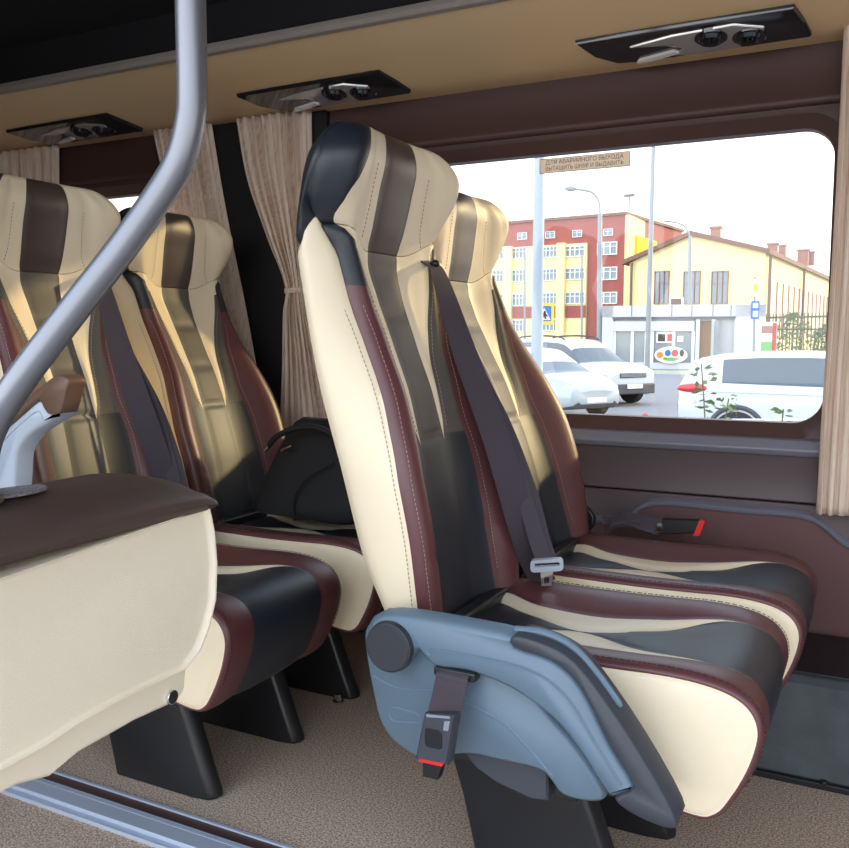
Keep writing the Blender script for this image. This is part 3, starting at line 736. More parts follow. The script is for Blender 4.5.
adopt(c, cur, 'curtain_cloth')
m = M(); rows = [[(-1.599+.044*math.cos(t_*PI/12), 2.252+.017*math.sin(t_*PI/12), z) for t_ in range(24)] for z in (1.078, 1.086, 1.094)]; m.grid(rows, closed=True); m.build('tieback', curtm, cur, solid=.002)
c = curtain('curtain', [(1.63, -.104, .95), (1.40, -.104, .95), (1.0, -.108, .95), (.70, -.114, .95), (.532, -.116, .95)], 2.235, 'bb', 46, .009)  # unseen forward part added to keep sun off the front cushions
tag(center(c), 'pale curtain hanging straight beside the front edge of the large window, widened out of view to block sun', 'curtain', 'pleated beige window curtains')
c = curtain('curtain', [(1.622, -2.17, -1.93), (1.40, -2.12, -1.89), (1.0, -2.08, -1.80), (.70, -2.06, -1.74)], 2.252, 'ccc', 9)
tag(center(c), 'beige curtain behind the pole, at the near edge of the rear window', 'curtain', 'pleated beige window curtains')
c = curtain('curtain', [(1.622, -3.2, -2.62), (1.3, -3.2, -2.64), (.70, -3.2, -2.70)], 2.252, 'dddd', 14)
tag(center(c), 'beige curtain furthest back, above the rear seat at the left', 'curtain', 'pleated beige window curtains')
# ================================================================== AIR VENT AND LIGHT PANELS
def cz(y): return 1.691-(y-1.91)*.19
glossb = mat('glossy_dark_plastic', rgb(34, 34, 36), .12, coat=.6)
silver = mat('silver_plastic', rgb(196, 194, 190), .22, metal=.6)
lens = mat('clear_lamp_lens', rgb(225, 222, 214), .15, coat=.5)
def vent(x0, label):
    v = thing('air_vent_panel', (x0+.26, 2.18, cz(2.18)), label, 'air vent', 'overhead air vent and reading light panels')
    def sh(pts, z0, z1, nm, mt, par, ins=.004, yo=0):
        # outline in (x,y) pushed out from the sloping panel
        n = len(pts); ctr = (sum(p[0] for p in pts)/n, sum(p[1] for p in pts)/n)
        def rg(k, d): return [(x0+ctr[0]+(a-ctr[0])*k, ctr[1]+(b-ctr[1])*k, cz(ctr[1]+(b-ctr[1])*k)-d) for a, b in pts]
        m = M(); m.grid([rg(1, z0), rg(1, z1-ins), rg(1-ins*4, z1), rg(.5, z1+.001)], closed=True); k = len(m.v)
        m.f.append([k-n+i for i in range(n)]); m.m.append(0)
        return m.build(nm, mt, par, angle=45)
    body = [(0, 2.108), (.15, 2.104), (.30, 2.102), (.485, 2.10), (.502, 2.17), (.512, 2.228), (.30, 2.232), (.13, 2.234), (.07, 2.225), (.025, 2.18)]
    b = sh(body, -.004, .013, 'panel_body', glossb, v)
    sh([(.12, 2.150), (.22, 2.128), (.36, 2.120), (.42, 2.15), (.42, 2.20), (.36, 2.220), (.24, 2.222), (.21, 2.215), (.24, 2.19), (.20, 2.165)], .010, .018, 'silver_insert', silver, v)
    sh([(.12, 2.226), (.13, 2.214), (.215, 2.192), (.225, 2.205), (.15, 2.228)], .012, .020, 'reading_light', lens, v)
    for cx, cy in ((.305, 2.160), (.385, 2.180)):
        m = M(); c_ = Vector((x0+cx, cy, cz(cy)-.008)); d = Vector((0, -.15, -1)).normalized()
        m.cyl(c_, c_+d*.012, .040, .036, n=32); m.cyl(c_+d*.012, c_+d*.020, .029, .025, n=28); o_ = m.build('air_nozzle', glossb, v, angle=40)
        m = M()
        for k in range(6):
            a = PI*k/6; e_ = Vector((math.cos(a), math.sin(a), -.15*math.sin(a)))*.022; m.box(c_+d*.021, (.040, .0022, .006), rot=(0, 0, a))
        m.build('nozzle_louvre', blackp, o_)
    return v
vent(-.678, 'glossy air vent panel above the large window, nearest the front')
vent(-1.70, 'dark air vent panel above the tied curtain')
vent(-2.70, 'dark air vent panel furthest back, left of the pole')
# ================================================================== HAND BAG
bg_ = thing('handbag', (-1.36, 1.91, .47), 'black cloth handbag slumped on the rear window seat', 'bag')
def bagrow(z, x0, x1, y0, y1, k):
    out = []; n = 28; r = random.Random(k)
    for i in range(n):
        a = 2*PI*i/n; cx, cy = (x0+x1)/2, (y0+y1)/2; c_, s_ = math.cos(a), math.sin(a)
        ex = abs(c_)**.55*(1 if c_ > 0 else -1); ey = abs(s_)**.55*(1 if s_ > 0 else -1)
        wr = 1+.03*math.sin(3*a+k)+.015*math.sin(7*a+2*k)
        out.append((cx+ex*(x1-x0)/2*wr, cy+ey*(y1-y0)/2*wr, z+.006*math.sin(2*a+k)))
    return out
m = M()
br = [(.484, -1.46, -1.13, 1.82, 2.02), (.492, -1.485, -1.11, 1.81, 2.03), (.52, -1.475, -1.11, 1.81, 2.03), (.56, -1.452, -1.11, 1.825, 2.02), (.61, -1.425, -1.12, 1.845, 2.01), (.65, -1.415, -1.13, 1.865, 2.0), (.69, -1.398, -1.14, 1.885, 1.985), (.715, -1.38, -1.16, 1.90, 1.975), (.728, -1.355, -1.18, 1.915, 1.96)]
rows = [bagrow(z, a, b, c_, d, i*.9) for i, (z, a, b, c_, d) in enumerate(br)]
m.grid(rows, closed=True); n = 28; m.f.append(list(range(n))[::-1]); m.m.append(0); m.f.append([len(m.v)-n+i for i in range(n)]); m.m.append(0)
m.build('bag_body', bagm, bg_, angle=80)
m = M(); m.tube(curve_pts([(-1.40, 1.84, .665), (-1.37, 1.835, .69), (-1.31, 1.84, .715), (-1.25, 1.85, .715), (-1.20, 1.86, .69)], 6), .008, n=10); m.build('bag_handle', bagm, bg_)
m = M(); m.tube([(-1.415, 1.842, .648), (-1.40, 1.838, .66)], .004, n=8); m.build('zip_pull', chrome, bg_)
m = M(); m.tube([(-1.365, 1.845, .652), (-1.33, 1.842, .665)], .0045, n=8); m.build('handle_ring', chrome, bg_)
m = M(); m.tube(curve_pts([(-1.30, 1.806, .48), (-1.30, 1.808, .54), (-1.27, 1.822, .59), (-1.2, 1.835, .63)], 6), .0025, n=6); m.build('pocket_seam', bagm, bg_)
# ================================================================== OUTSIDE
fw = Vector((-math.sin(YAW)*math.cos(PIT), math.cos(YAW)*math.cos(PIT), -math.sin(PIT))); rt = Vector((math.cos(YAW), math.sin(YAW), 0)); upv = rt.cross(fw)
CP = Vector((0, 0, CZ))
def ray(px, py): return fw+rt*((px-424.5)/F)-upv*((py-424)/F)
def at(px, py, d): return CP+ray(px, py)*d
def hit(px, py, p0, n):
    r_ = ray(px, py); return CP+r_*((Vector(p0)-CP).dot(n)/r_.dot(n))
asph = mat('asphalt', rgb(128, 128, 134), .85, bump=.4, scale=60, vary=.06, vs=2)
lawn = mat('grass_ground', rgb(128, 140, 92), .95, vary=.3, vs=3)
curbm = mat('curb_stone', rgb(196, 192, 184), .8)
m = M(); m.b2(-90, 60, 2.6, 200, GZ-.3, GZ); struct(m.build('ground', asph), 'grey asphalt road')
m = M(); m.b2(-90, 60, -30, 2.6, GZ-.3, GZ-.0); struct(m.build('ground', asph), 'asphalt beside the bus')
ck = at(700, 372, 40); yk = ck.y
fdir = Vector((math.cos(math.radians(25)), math.sin(math.radians(25)), 0))    # along the kiosk front, roughly facing the bus
class Wall:
    """a facade through two ground points; u along, z up, d outwards"""
    def __init__(s, a, b):
        s.a = Vector((a.x, a.y, GZ)); b = Vector((b.x, b.y, GZ)); s.L = (b-s.a).length; s.u = (b-s.a).normalized(); s.n = Vector((s.u.y, -s.u.x, 0))
        if s.n.dot(CP-s.a) < 0: s.n = -s.n
    def P(s, u, z, d=0): return s.a+s.u*u+Vector((0, 0, z-GZ))+s.n*d
    def px(s, x, y): h = hit(x, y, s.a, s.n); return (h-s.a).dot(s.u), h.z
    def quad(s, m, u0, u1, z0, z1, d0, d1, mi=0):
        vs = [s.P(u, z, d) for u in (u0, u1) for z in (z0, z1) for d in (d0, d1)]
        m.add(vs, [(0, 1, 3, 2), (4, 6, 7, 5), (0, 4, 5, 1), (2, 3, 7, 6), (0, 2, 6, 4), (1, 5, 7, 3)], mi); return m
    def poly(s, m, pts, d0, d1, mi=0):
        n = len(pts); vs = [s.P(u, z, d) for d in (d0, d1) for u, z in pts]
        m.add(vs, [tuple(range(n))[::-1], tuple(range(n, 2*n))]+[(i, (i+1) % n, n+(i+1) % n, n+i) for i in range(n)], mi); return m
redw = mat('red_wall', rgb(160, 88, 80), .85, vary=.05, vs=1); creamw = mat('cream_wall', rgb(238, 224, 164), .85, vary=.04, vs=1); yelw = mat('yellow_wall', rgb(240, 205, 40), .8)
whitef = mat('white_frame', rgb(238, 240, 240), .5); glassd = mat('building_glass', rgb(120, 132, 138), .12, coat=.5); roofb = mat('brown_roof', rgb(128, 92, 78), .8)
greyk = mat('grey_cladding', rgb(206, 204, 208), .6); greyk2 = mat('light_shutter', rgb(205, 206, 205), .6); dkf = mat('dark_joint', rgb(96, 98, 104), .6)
bricki = mat('brown_pane', rgb(150, 96, 80), .3, coat=.3); pipe = mat('brown_pipe', rgb(120, 92, 78), .6)
# ---- red and cream building
A0 = at(470, 335, 89); B0 = at(622.5, 335, 80)
W = Wall(A0, B0); L = W.L
zr = W.px(622, 215)[1]
rb = thing('office_building', (B0.x, B0.y, GZ), 'red and cream office building with rows of white windows', 'building')
m = M(); W.poly(m, [(-14, GZ), (L, GZ), (L, zr), (-14, zr)], 0, -16, 0); m.build('main_walls', redw, rb, smooth=False)
def up(W, x, y): return W.px(x, y)
# cream zones
m = M()
ua = up(W, 588, 243); z0 = up(W, 588, 243)[1]
W.quad(m, -14, ua[0], GZ, z0, 0, .25); m.build('cream_wall', creamw, rb, smooth=False)
for xa, xb in ((559, 567), (506, 514), (470, 476)):
    m = M(); W.quad(m, up(W, xa, 300)[0], up(W, xb, 300)[0], GZ, z0+.1, .25, .7); m.build('pilaster', creamw, rb, smooth=False)
for xa, xb in ((488, 505), (514, 558), (567, 587)):
    for ya, yb in ((306, 318),):
        m = M(); W.quad(m, up(W, xa, 300)[0], up(W, xb, 300)[0], up(W, 560, yb)[1], up(W, 560, ya)[1], .25, .32); m.build('red_band', redw, rb, smooth=False)
def window(W, x0, x1, y0, y1, par, d=.25, nx=3, xr=None, gl=None, fm=None):
    (u0, _), (u1, _) = up(W, x0, (y0+y1)/2), up(W, x1, (y0+y1)/2); zt = up(W, (x0+x1)/2, y0)[1]; zb = up(W, (x0+x1)/2, y1)[1]
    f = M(); t_ = (u1-u0)*.045
    W.quad(f, u0, u1, zb, zb+t_, d, d+.12); W.quad(f, u0, u1, zt-t_, zt, d, d+.12)
    for k in range(nx+1):
        uu = u0+(u1-u0)*k/nx; W.quad(f, uu-t_/2, uu+t_/2, zb, zt, d, d+.12)
    W.quad(f, u0, u1, zb+(zt-zb)*.62, zb+(zt-zb)*.62+t_*.7, d, d+.11)
    fo = f.build('window', fm or whitef, par, smooth=False)
    g = M(); W.quad(g, u0, u1, zb, zt, d, d+.04); g.build('pane', gl or glassd, fo, smooth=False)
rows_y = ((246, 257), (268, 280), (292, 304), (318, 330))
for ya, yb in rows_y:
    for xa, xb in ((491, 505), (514, 528), (544, 559), (567, 586)):
        if xa == 567 and ya == 318: continue
        sh = (567-xa)*.035
        window(W, xa, xb, ya+sh, yb+sh, rb, nx=4)
for ya, yb in ((242, 255), (267, 280), (292, 304)): window(W, 598, 617, ya, yb, rb, d=.0, nx=3)
for xa in (518, 546, 573, 604): window(W, xa, xa+9, 229+(600-xa)*.045, 236+(600-xa)*.045, rb, d=0, nx=2)
W2 = Wall(B0, at(665, 335, 92)); m = M(); W2.quad(m, .02, W2.L, GZ, zr, 0, .3); m.build('side_wall', creamw, rb, smooth=False)
m = M(); W2.quad(m, up(W2, 632, 240)[0], W2.L, up(W2, 645, 262)[1], up(W2, 640, 238)[1], .3, .5); m.build('yellow_wall', yelw, rb, smooth=False)
m = M(); W.poly(m, [(-14.2, zr), (L+.2, zr), (L+.2, zr+.25), (-14.2, zr+.25)], .2, -16.2); m.build('roof_edge', roofb, rb, smooth=False)
q = at(629, 215, 84); m = M(); m.cyl((q.x, q.y, q.z-.2), (q.x, q.y, q.z+1.9), .06, n=8); m.b2(q.x-.5, q.x+.5, q.y-.1, q.y+.1, q.z+1.7, q.z+1.95); m.build('roof_antenna', dkf, rb, smooth=False)
# ---- pale yellow hall
A1 = at(628, 335, 62.5); B1 = at(763, 335, 56)
H = Wall(A1, B1); L = H.L
hb_ = thing('gabled_hall', (A1.x, A1.y, GZ), 'pale yellow gabled hall with a brown roof and tall windows', 'building')
zL = up(H, 632, 263)[1]; zR = up(H, 762, 253)[1]; up_, zp = up(H, 693, 231)
eave = (zL+zR)/2
m = M(); H.poly(m, [(0, GZ), (L, GZ), (L, zR), (up_, zp), (0, zL)], 0, -.5); m.build('gable_wall', creamw, hb_, smooth=False)
C1 = at(838, 335, 92); H2 = Wall(B1, C1)
m = M(); H2.quad(m, 0, H2.L, GZ, zR, 0, -.5); m.build('side_wall', creamw, hb_, smooth=False)
n_ = 17
for k in range(n_):
    uu = H2.L*(k+.7)/n_; m = M(); H2.quad(m, uu, uu+H2.L/n_*.42, GZ+1.5, zR-1.6, .0, .08); m.build('window', bricki, hb_, smooth=False)
dv = H2.u*H2.L
m = M()
pl_, pp_, pr_ = H.P(-.4, zL-.1, .4), H.P(up_, zp-.3, .4), H.P(L+.4, zR-.1, .4)
vs = [pl_, pp_, pr_, pl_+dv, pp_+dv, pr_+dv]; vs += [v+Vector((0, 0, .3)) for v in vs]
m.add(vs, [(0, 1, 4, 3), (1, 2, 5, 4), (6, 9, 10, 7), (7, 10, 11, 8), (0, 6, 7, 1), (1, 7, 8, 2), (2, 8, 11, 5), (0, 3, 9, 6), (3, 4, 10, 9), (4, 5, 11, 10)])
m.build('roof', roofb, hb_, smooth=False)
for xa, xb in ((655, 669), (684, 700), (712, 728)): window(H, xa, xb, 271, 304, hb_, d=0, nx=3, gl=glassd, fm=bricki)
m = M(); q = H.P(.3, 0, .25); m.tube([(q.x, q.y, GZ), (q.x, q.y, zL)], .10, n=6); m.build('drain_pipe', pipe, hb_)
for uu in (.15, H2.L*.35, H2.L*.75):
    q = H2.P(uu, 0, .25); m = M(); m.tube([(q.x, q.y, GZ), (q.x, q.y, zR)], .10, n=6); m.build('drain_pipe', pipe, hb_)
for x, y, d, w_, h_ in ((716, 240, 64, .9, 1.1), (773, 252, 74, 1.0, .8), (782, 253, 78, .8, .8), (803, 258, 84, 1.2, .9), (810, 259, 86, 1.0, .8)):
    q = at(x, y, d); m = M(); m.box((q.x, q.y, q.z), (w_*.8, w_*.8, h_*1.6)); m.box((q.x, q.y, q.z+h_*.8), (w_, w_, .15)); m.build('chimney', bricki, hb_, smooth=False)
# ---- grey kiosk
A2 = at(602, 335, 43.5); B2 = at(765, 335, 41)
K = Wall(A2, B2); L = K.L
kb = thing('grey_kiosk', (A2.x, A2.y, GZ), 'grey clad shop kiosk with display windows and an open door', 'kiosk')
kz = lambda y: up(K, 690, y)[1]
ku = lambda x: up(K, x, 340)[0]
m = M(); K.quad(m, 0, L, GZ, kz(305), -5, -.25)
K.quad(m, 0, ku(613), GZ, kz(305), -.25, 0); K.quad(m, ku(734), L, GZ, kz(305), -.25, 0); K.quad(m, 0, L, kz(317), kz(305), -.25, 0); K.quad(m, 0, ku(697), GZ, kz(363), -.25, 0); m.build('kiosk_body', greyk, kb, smooth=False)
for x in (631, 650, 671, 691, 712, 730, 750):
    m = M(); K.quad(m, ku(x)-.015, ku(x)+.015, kz(316), kz(305), 0, .02); m.build('panel_joint', dkf, kb, smooth=False)
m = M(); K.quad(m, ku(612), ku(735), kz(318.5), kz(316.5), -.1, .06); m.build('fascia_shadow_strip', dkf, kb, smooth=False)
m = M(); K.quad(m, ku(613), ku(694), kz(331), kz(321), -.2, -.02); m.build('roller_shutter', greyk2, kb, smooth=False)
shopg = mat('shop_glass', rgb(140, 146, 150), .08, coat=.6)
for xa, xb in ((615, 631), (633, 645), (653, 672), (675, 692)):
    f = M(); K.quad(f, ku(xa), ku(xb), kz(363), kz(331), -.24, -.2); f.build('display_window', shopg, kb, smooth=False)
for x in (614, 632, 646, 652, 673.5, 693):
    m = M(); K.quad(m, ku(x)-.07, ku(x)+.07, kz(364), kz(331), -.22, -.10); m.build('window_post', whitef, kb, smooth=False)
inn = mat('shop_interior', rgb(150, 118, 90), .8)
m = M(); K.quad(m, ku(699), ku(712), GZ+.1, kz(321), -.24, -.22); m.build('door_opening', inn, kb, smooth=False)
for x in (697.5, 713): 
    m = M(); K.quad(m, ku(x)-.09, ku(x)+.09, GZ+.1, kz(319), -.22, 0); m.build('door_post', greyk2, kb, smooth=False)
m = M(); K.quad(m, ku(714), ku(719), GZ+.1, kz(321), -.1, .5); m.build('open_door', shopg, kb, smooth=False)
postw = mat('white_poster', rgb(240, 240, 238), .6); orange = mat('orange_paint', rgb(236, 130, 60), .6); bluec = mat('sign_blue', rgb(40, 110, 200), .5); redc = mat('sign_red', rgb(214, 66, 56), .5); greenc = mat('sign_green', rgb(120, 180, 110), .6)
yelc = mat('sign_yellow', rgb(250, 214, 40), .5)
m = M(); K.quad(m, ku(656), ku(674), kz(343), kz(331.5), -.18, -.15); K_ = m.build('poster', postw, kb, smooth=False)
for xa, xb, mt in ((657.5, 665, brownl), (667, 672.5, redc)):
    m = M(); K.quad(m, ku(xa), ku(xb), kz(341.5), kz(334), -.15, -.14); m.build('poster_picture', mt, K_, smooth=False)
m = M(); K.quad(m, ku(677), ku(683), kz(342), kz(336), -.18, -.15); m.build('poster', postw, kb, smooth=False)
def oval(cx, cy, rx, ry, d0, d1, mt, nm, par, sq=1):
    c_ = up(K, cx, cy); n = 28; a_ = abs(ku(cx+rx)-ku(cx-rx))/2; b_ = abs(kz(cy-ry)-kz(cy+ry))/2
    m = M(); K.poly(m, [(c_[0]+a_*math.cos(2*PI*i/n), c_[1]+b_*math.sin(2*PI*i/n)) for i in range(n)], d0, d1); return m.build(nm, mt, par, smooth=False)
ov = oval(671, 355, 16.5, 8.5, .05, .12, postw, 'oval_sign', kb)
for cx, cy, rx, ry, mt in ((660, 355, 3.2, 3.2, orange), (668, 353, 3, 3.2, bluec), (675, 353, 3.4, 3.6, redc), (682, 353, 2.2, 3.6, brownl), (671, 359, 8, 1.8, greenc), (665, 358, 2.5, 1.6, yelc)): oval(cx, cy, rx, ry, .12, .14, mt, 'painted_fruit', ov)
m = M(); K.quad(m, ku(667), ku(681), kz(305), kz(296.5), -1, -.6); rs = m.build('rooftop_board', whitef, kb, smooth=False)
m = M(); K.quad(m, ku(669), ku(679.5), kz(304), kz(298), -.6, -.55); m.build('board_face', brownp, rs, smooth=False)
# advertising stand, fence, bushes
st_ = thing('notice_stand', tuple(at(767, 350, 39).xy)+(GZ,), 'small red and white notice stand right of the kiosk', 'stand')
K3 = Wall(at(759, 335, 39), at(776, 335, 39))
m = M(); K3.quad(m, 0, K3.L, GZ+.3, K3.px(766, 322)[1], 0, .1); m.build('stand_frame', whitef, st_, smooth=False)
m = M(); K3.quad(m, K3.px(771.5, 335)[0], K3.px(775, 335)[0], GZ+.3, K3.px(766, 323)[1], .1, .16); m.build('red_strip', redc, st_, smooth=False)
for ya, yb, mt in ((326, 333, mat('stand_picture', rgb(170, 120, 110), .6)), (334, 341, postw), (342, 352, greenc)):
    m = M(); K3.quad(m, K3.px(760.5, 335)[0], K3.px(771, 335)[0], K3.px(766, yb)[1], K3.px(766, ya)[1], .1, .14); m.build('notice', mt, st_, smooth=False)
fenm = mat('fence_metal', rgb(96, 92, 76), .6)
fA, fB = at(763, 335, 46), at(835, 335, 42); FW = Wall(fA, fB); ft = FW.px(800, 316)[1]
fe = thing('metal_fence', (fA.x, fA.y, GZ), 'tall thin metal fence in front of the pale hall', 'fence')
m = M(); FW.quad(m, 0, FW.L+4, ft-.1, ft, 0, .08); FW.quad(m, 0, FW.L+4, GZ+.3, GZ+.4, 0, .08); FW.quad(m, 0, FW.L+4, ft-.7, ft-.62, 0, .08); m.build('rail', fenm, fe, smooth=False)
m = M()
k = 0
while k*.22 < FW.L+4: FW.quad(m, k*.22, k*.22+.035, GZ, ft+.15, .02, .06); k += 1
o_ = m.build('bars', fenm, fe, smooth=False); o_['kind'] = 'stuff'
leafm = mat('leaf_green', rgb(108, 128, 76), .7, vary=.3, vs=20); leafd = mat('bush_green', rgb(120, 134, 88), .8, vary=.3, vs=3); stemm = mat('stem_brown', rgb(110, 96, 66), .8)
def bush(px, d, h, w_, label, seed):
    q = at(px, 335, d); r = random.Random(seed); t_ = thing('bush', (q.x, q.y, GZ), label, 'bush', 'bushes behind the fence')
    m = M()
    for i in range(520):
        a = r.uniform(0, 2*PI); u = r.random()**.5; z = r.random(); rad = w_*.5*math.sqrt(max(.05, 1-(z*2-.9)**2))
        c_ = Vector((q.x+math.cos(a)*u*rad, q.y+math.sin(a)*u*rad, GZ+.1+z*h)); s_ = r.uniform(.08, .16)
        d1 = Vector((r.gauss(0, 1), r.gauss(0, 1), r.gauss(0, 1))).normalized()*s_; d2 = d1.orthogonal().normalized()*s_*.6
        m.add([c_-d1, c_+d2, c_+d1, c_-d2], [(0, 1, 2, 3)])
    m.build('foliage', leafd, t_, smooth=False, fix=False)
    m = M(); m.cyl((q.x, q.y, GZ), (q.x, q.y, GZ+h*.6), .05, .02, n=6); m.build('stem', stemm, t_)
bush(792, 50, 2.9, 2.6, 'larger round bush behind the metal fence, beside the hall', 1)
bush(826, 46, 2.2, 1.6, 'smaller bush behind the metal fence, next to the curtain edge', 2)
# verge and curb
m = M(); K.quad(m, -30, L+30, GZ, GZ+.14, .8, 3.2); tag(center(m.build('grass_verge', lawn, smooth=False)), 'strip of grass in front of the grey kiosk', 'grass', kind='stuff')
m = M(); K.quad(m, -30, L+30, GZ, GZ+.16, 3.2, 3.45); struct(m.build('trim_11', curbm, smooth=False), 'pale curb stone along the road')
# ---- posts and signs
postm = mat('galvanised_post', rgb(142, 146, 148), .5, metal=.2); whitep = mat('white_post', rgb(158, 168, 178), .6)
def post(name, label, cat, px, d, r_, ytop, py0=None, lean=0, grp=None, mt=postm):
    b = at(px, 335, d); t_ = thing(name, (b.x, b.y, GZ), label, cat, grp); tp = at(px+lean, ytop, d)
    m = M(); m.tube([(b.x, b.y, GZ), (tp.x, tp.y, tp.z)], [r_*1.1, r_*.8], n=14); m.build('post', mt, t_); return t_, b, tp
t_, b, tp = post('utility_pole', 'thick pale pole close to the window, with the crossing sign on it', 'pole', 537, 11, .075, 60, lean=4, mt=whitep)
cs = thing('crossing_sign', tuple(at(547, 314, 11.4)), 'blue and yellow pedestrian crossing sign on the thick pole', 'sign')
SW = Wall(at(538, 335, 11.35), at(553.5, 335, 11.45))
def sq(m, x0, x1, y0, y1, d0, d1, W=SW):
    a, z1 = W.px(x0, (y0+y1)/2); c_, _ = W.px(x1, (y0+y1)/2); W.quad(m, a, c_, W.px((x0+x1)/2, y1)[1], W.px((x0+x1)/2, y0)[1], d0, d1); return m
sq(M(), 534, 553.5, 303, 324.5, 0, .015).build('yellow_board', yelc, cs, smooth=False)
sq(M(), 536.5, 550.5, 306, 321, .015, .02).build('blue_square', bluec, cs, smooth=False)
m = M(); SW.poly(m, [SW.px(537.5, 320), SW.px(543.5, 308), SW.px(549.5, 320)], .02, .024); m.build('white_triangle', postw, cs, smooth=False)
m = M(); SW.poly(m, [SW.px(x, y) for x, y in ((543, 311), (544.5, 311), (545, 314), (547, 316), (546, 317), (544.5, 315.5), (545.5, 319), (544, 319), (543, 316.5), (541.5, 319), (540.3, 319), (542, 315))], .024, .027); m.build('walking_figure', blackt, cs, smooth=False)
t_, b, tp = post('street_lamp', 'street lamp with a curved arm in front of the red building', 'street lamp', 600, 45, .14, 214)
ar_ = [at(600, 214, 45), at(599, 202, 45), at(594, 194, 45), at(586, 190.5, 45), at(572, 189, 45)]
m = M(); m.tube(curve_pts([tuple(a) for a in ar_], 5), .06, n=8); m.build('arm', postm, t_)
a, c_ = at(576, 189, 45), at(565, 188.5, 45); m = M(); m.tube([a, (a+c_)/2, c_], [.08, .16, .07], n=10); m.build('lamp_head', postm, t_)
post('lamp_mast', 'tall thin grey mast in front of the kiosk', 'pole', 648, 26, .075, 90, lean=7)
t_, b, tp = post('street_lamp', 'street lamp with a faint arm in front of the pale gabled hall', 'street lamp', 690, 52, .12, 236)
m = M(); m.tube(curve_pts([tuple(at(x, y, 52)) for x, y in ((690, 237), (686, 228), (678, 223), (664, 221))], 5), .05, n=8); m.build('arm', postm, t_)
post('thin_post', 'thin post left of the street lamp, before the cream pilaster', 'pole', 582, 60, .07, 252, grp='thin posts by the red building')
post('thin_post', 'thin post left of the thick pale pole', 'pole', 525, 60, .07, 252, grp='thin posts by the red building')
t_, b, tp = post('road_sign', 'sign post with a yellow diamond over a blue sign, right of the kiosk', 'sign', 755, 34, .05, 277)
SW2 = Wall(at(748, 335, 33.9), at(762, 335, 33.9))
m = M(); SW2.poly(m, [SW2.px(x, y) for x, y in ((755, 279), (759.5, 288), (755, 297), (750.5, 288))], 0, .04); dmd = m.build('diamond_sign', postw, t_, smooth=False)
m = M(); SW2.poly(m, [SW2.px(x, y) for x, y in ((755, 281.5), (758, 288), (755, 294.5), (752, 288))], .04, .06); m.build('yellow_centre', yelc, dmd, smooth=False)
sb = sq(M(), 751, 759, 301, 319, 0, .04, SW2).build('blue_sign', bluec, t_, smooth=False)
sq(M(), 752.5, 757.5, 303, 308, .04, .06, SW2).build('white_mark', postw, sb, smooth=False); sq(M(), 752.5, 757.5, 311, 317, .04, .06, SW2).build('white_mark', postw, sb, smooth=False)
# ---- cars
carw = mat('white_car_paint', rgb(205, 208, 210), .25, coat=.8); carsil = mat('silver_car_paint', rgb(172, 178, 182), .25, coat=.8); carg = mat('car_glass', rgb(70, 78, 88), .08, coat=.6)
tyre = mat('tyre_rubber', rgb(40, 40, 44), .8); rim = mat('wheel_rim', rgb(178, 182, 188), .35, metal=.6); cladm = mat('dark_cladding', rgb(70, 70, 76), .6); tail = mat('tail_light_red', rgb(206, 40, 40), .25, coat=.6); headl = mat('head_light', rgb(235, 235, 228), .15, coat=.8)
def car(name, label, loc, rot, prof, half, paint, wheels, wr, L, kindf, clad=False):
    """prof: stations x, zlow, zbelt, zroof ; half: halfwidths belt/roof"""
    t_ = thing(name, loc, label, 'car', rot=rot)
    rows = []
    for x, zl, zm, zb, zt, wl, wb, wt in prof:
        h = [(0, zl), (wl*.9, zl), (wl, zl+.05), (wb, zl+(zm-zl)*.5), (wb*1.0, zm), (wb*.985, (zm+zb)/2), (wb*.95, zb)]
        for q in (.12, .5, .88): h.append((wb*.94+(wt-wb*.94)*q, zb+(zt-zb)*q*(1 if q < .8 else .98)))
        h += [(wt*.90, zt-.008), (wt*.5, zt+.012), (0, zt+.018)]
        rows.append([(x, y, z) for y, z in h]+[(x, -y, z) for y, z in h[-2:0:-1]])
    n = len(rows[0]); xs = [p[0] for p in prof]
    def mf(i, j):
        jj = j if j < n//2 else n-1-j
        g = kindf(i)
        if jj in (7, 8) and g == 'side': return 1
        if jj >= 6 and g == 'screen': return 1
        if jj <= 1 or (clad and jj == 2): return 2
        return 0
    m = M(); m.grid(rows, mf, closed=True); k = len(m.v); m.f.append(list(range(n))[::-1]); m.m.append(0); m.f.append([k-n+i for i in range(n)]); m.m.append(0)
    m.build('car_body', [paint, carg, cladm], t_, local=True, angle=28)
    wy = prof[len(prof)//2][6]
    for x in wheels:
        for sg in (1, -1):
            m = M(); m.cyl((x, sg*(wy-.20), wr), (x, sg*(wy+.012), wr), wr, n=36); wh = m.build('wheel', tyre, t_, local=True, bevel=.02)
            m = M(); m.cyl((x, sg*(wy+.008), wr), (x, sg*(wy+.020), wr), wr*.66, wr*.60, n=30); rr_ = m.build('rim', rim, wh, local=True)
            m = M(); ring = [(x+math.cos(PI*i/18)*(wr+.06), sg*(wy+.004), wr+math.sin(PI*i/18)*(wr+.06)) for i in range(19)]; m.tube(ring, .035, n=8); m.build('wheel_arch', cladm, t_, local=True)
    return t_
def suv(i):   # stations meaning
    return 'side' if 3 <= i <= 11 else ('screen' if i in (2, 12, 13) else 'body')
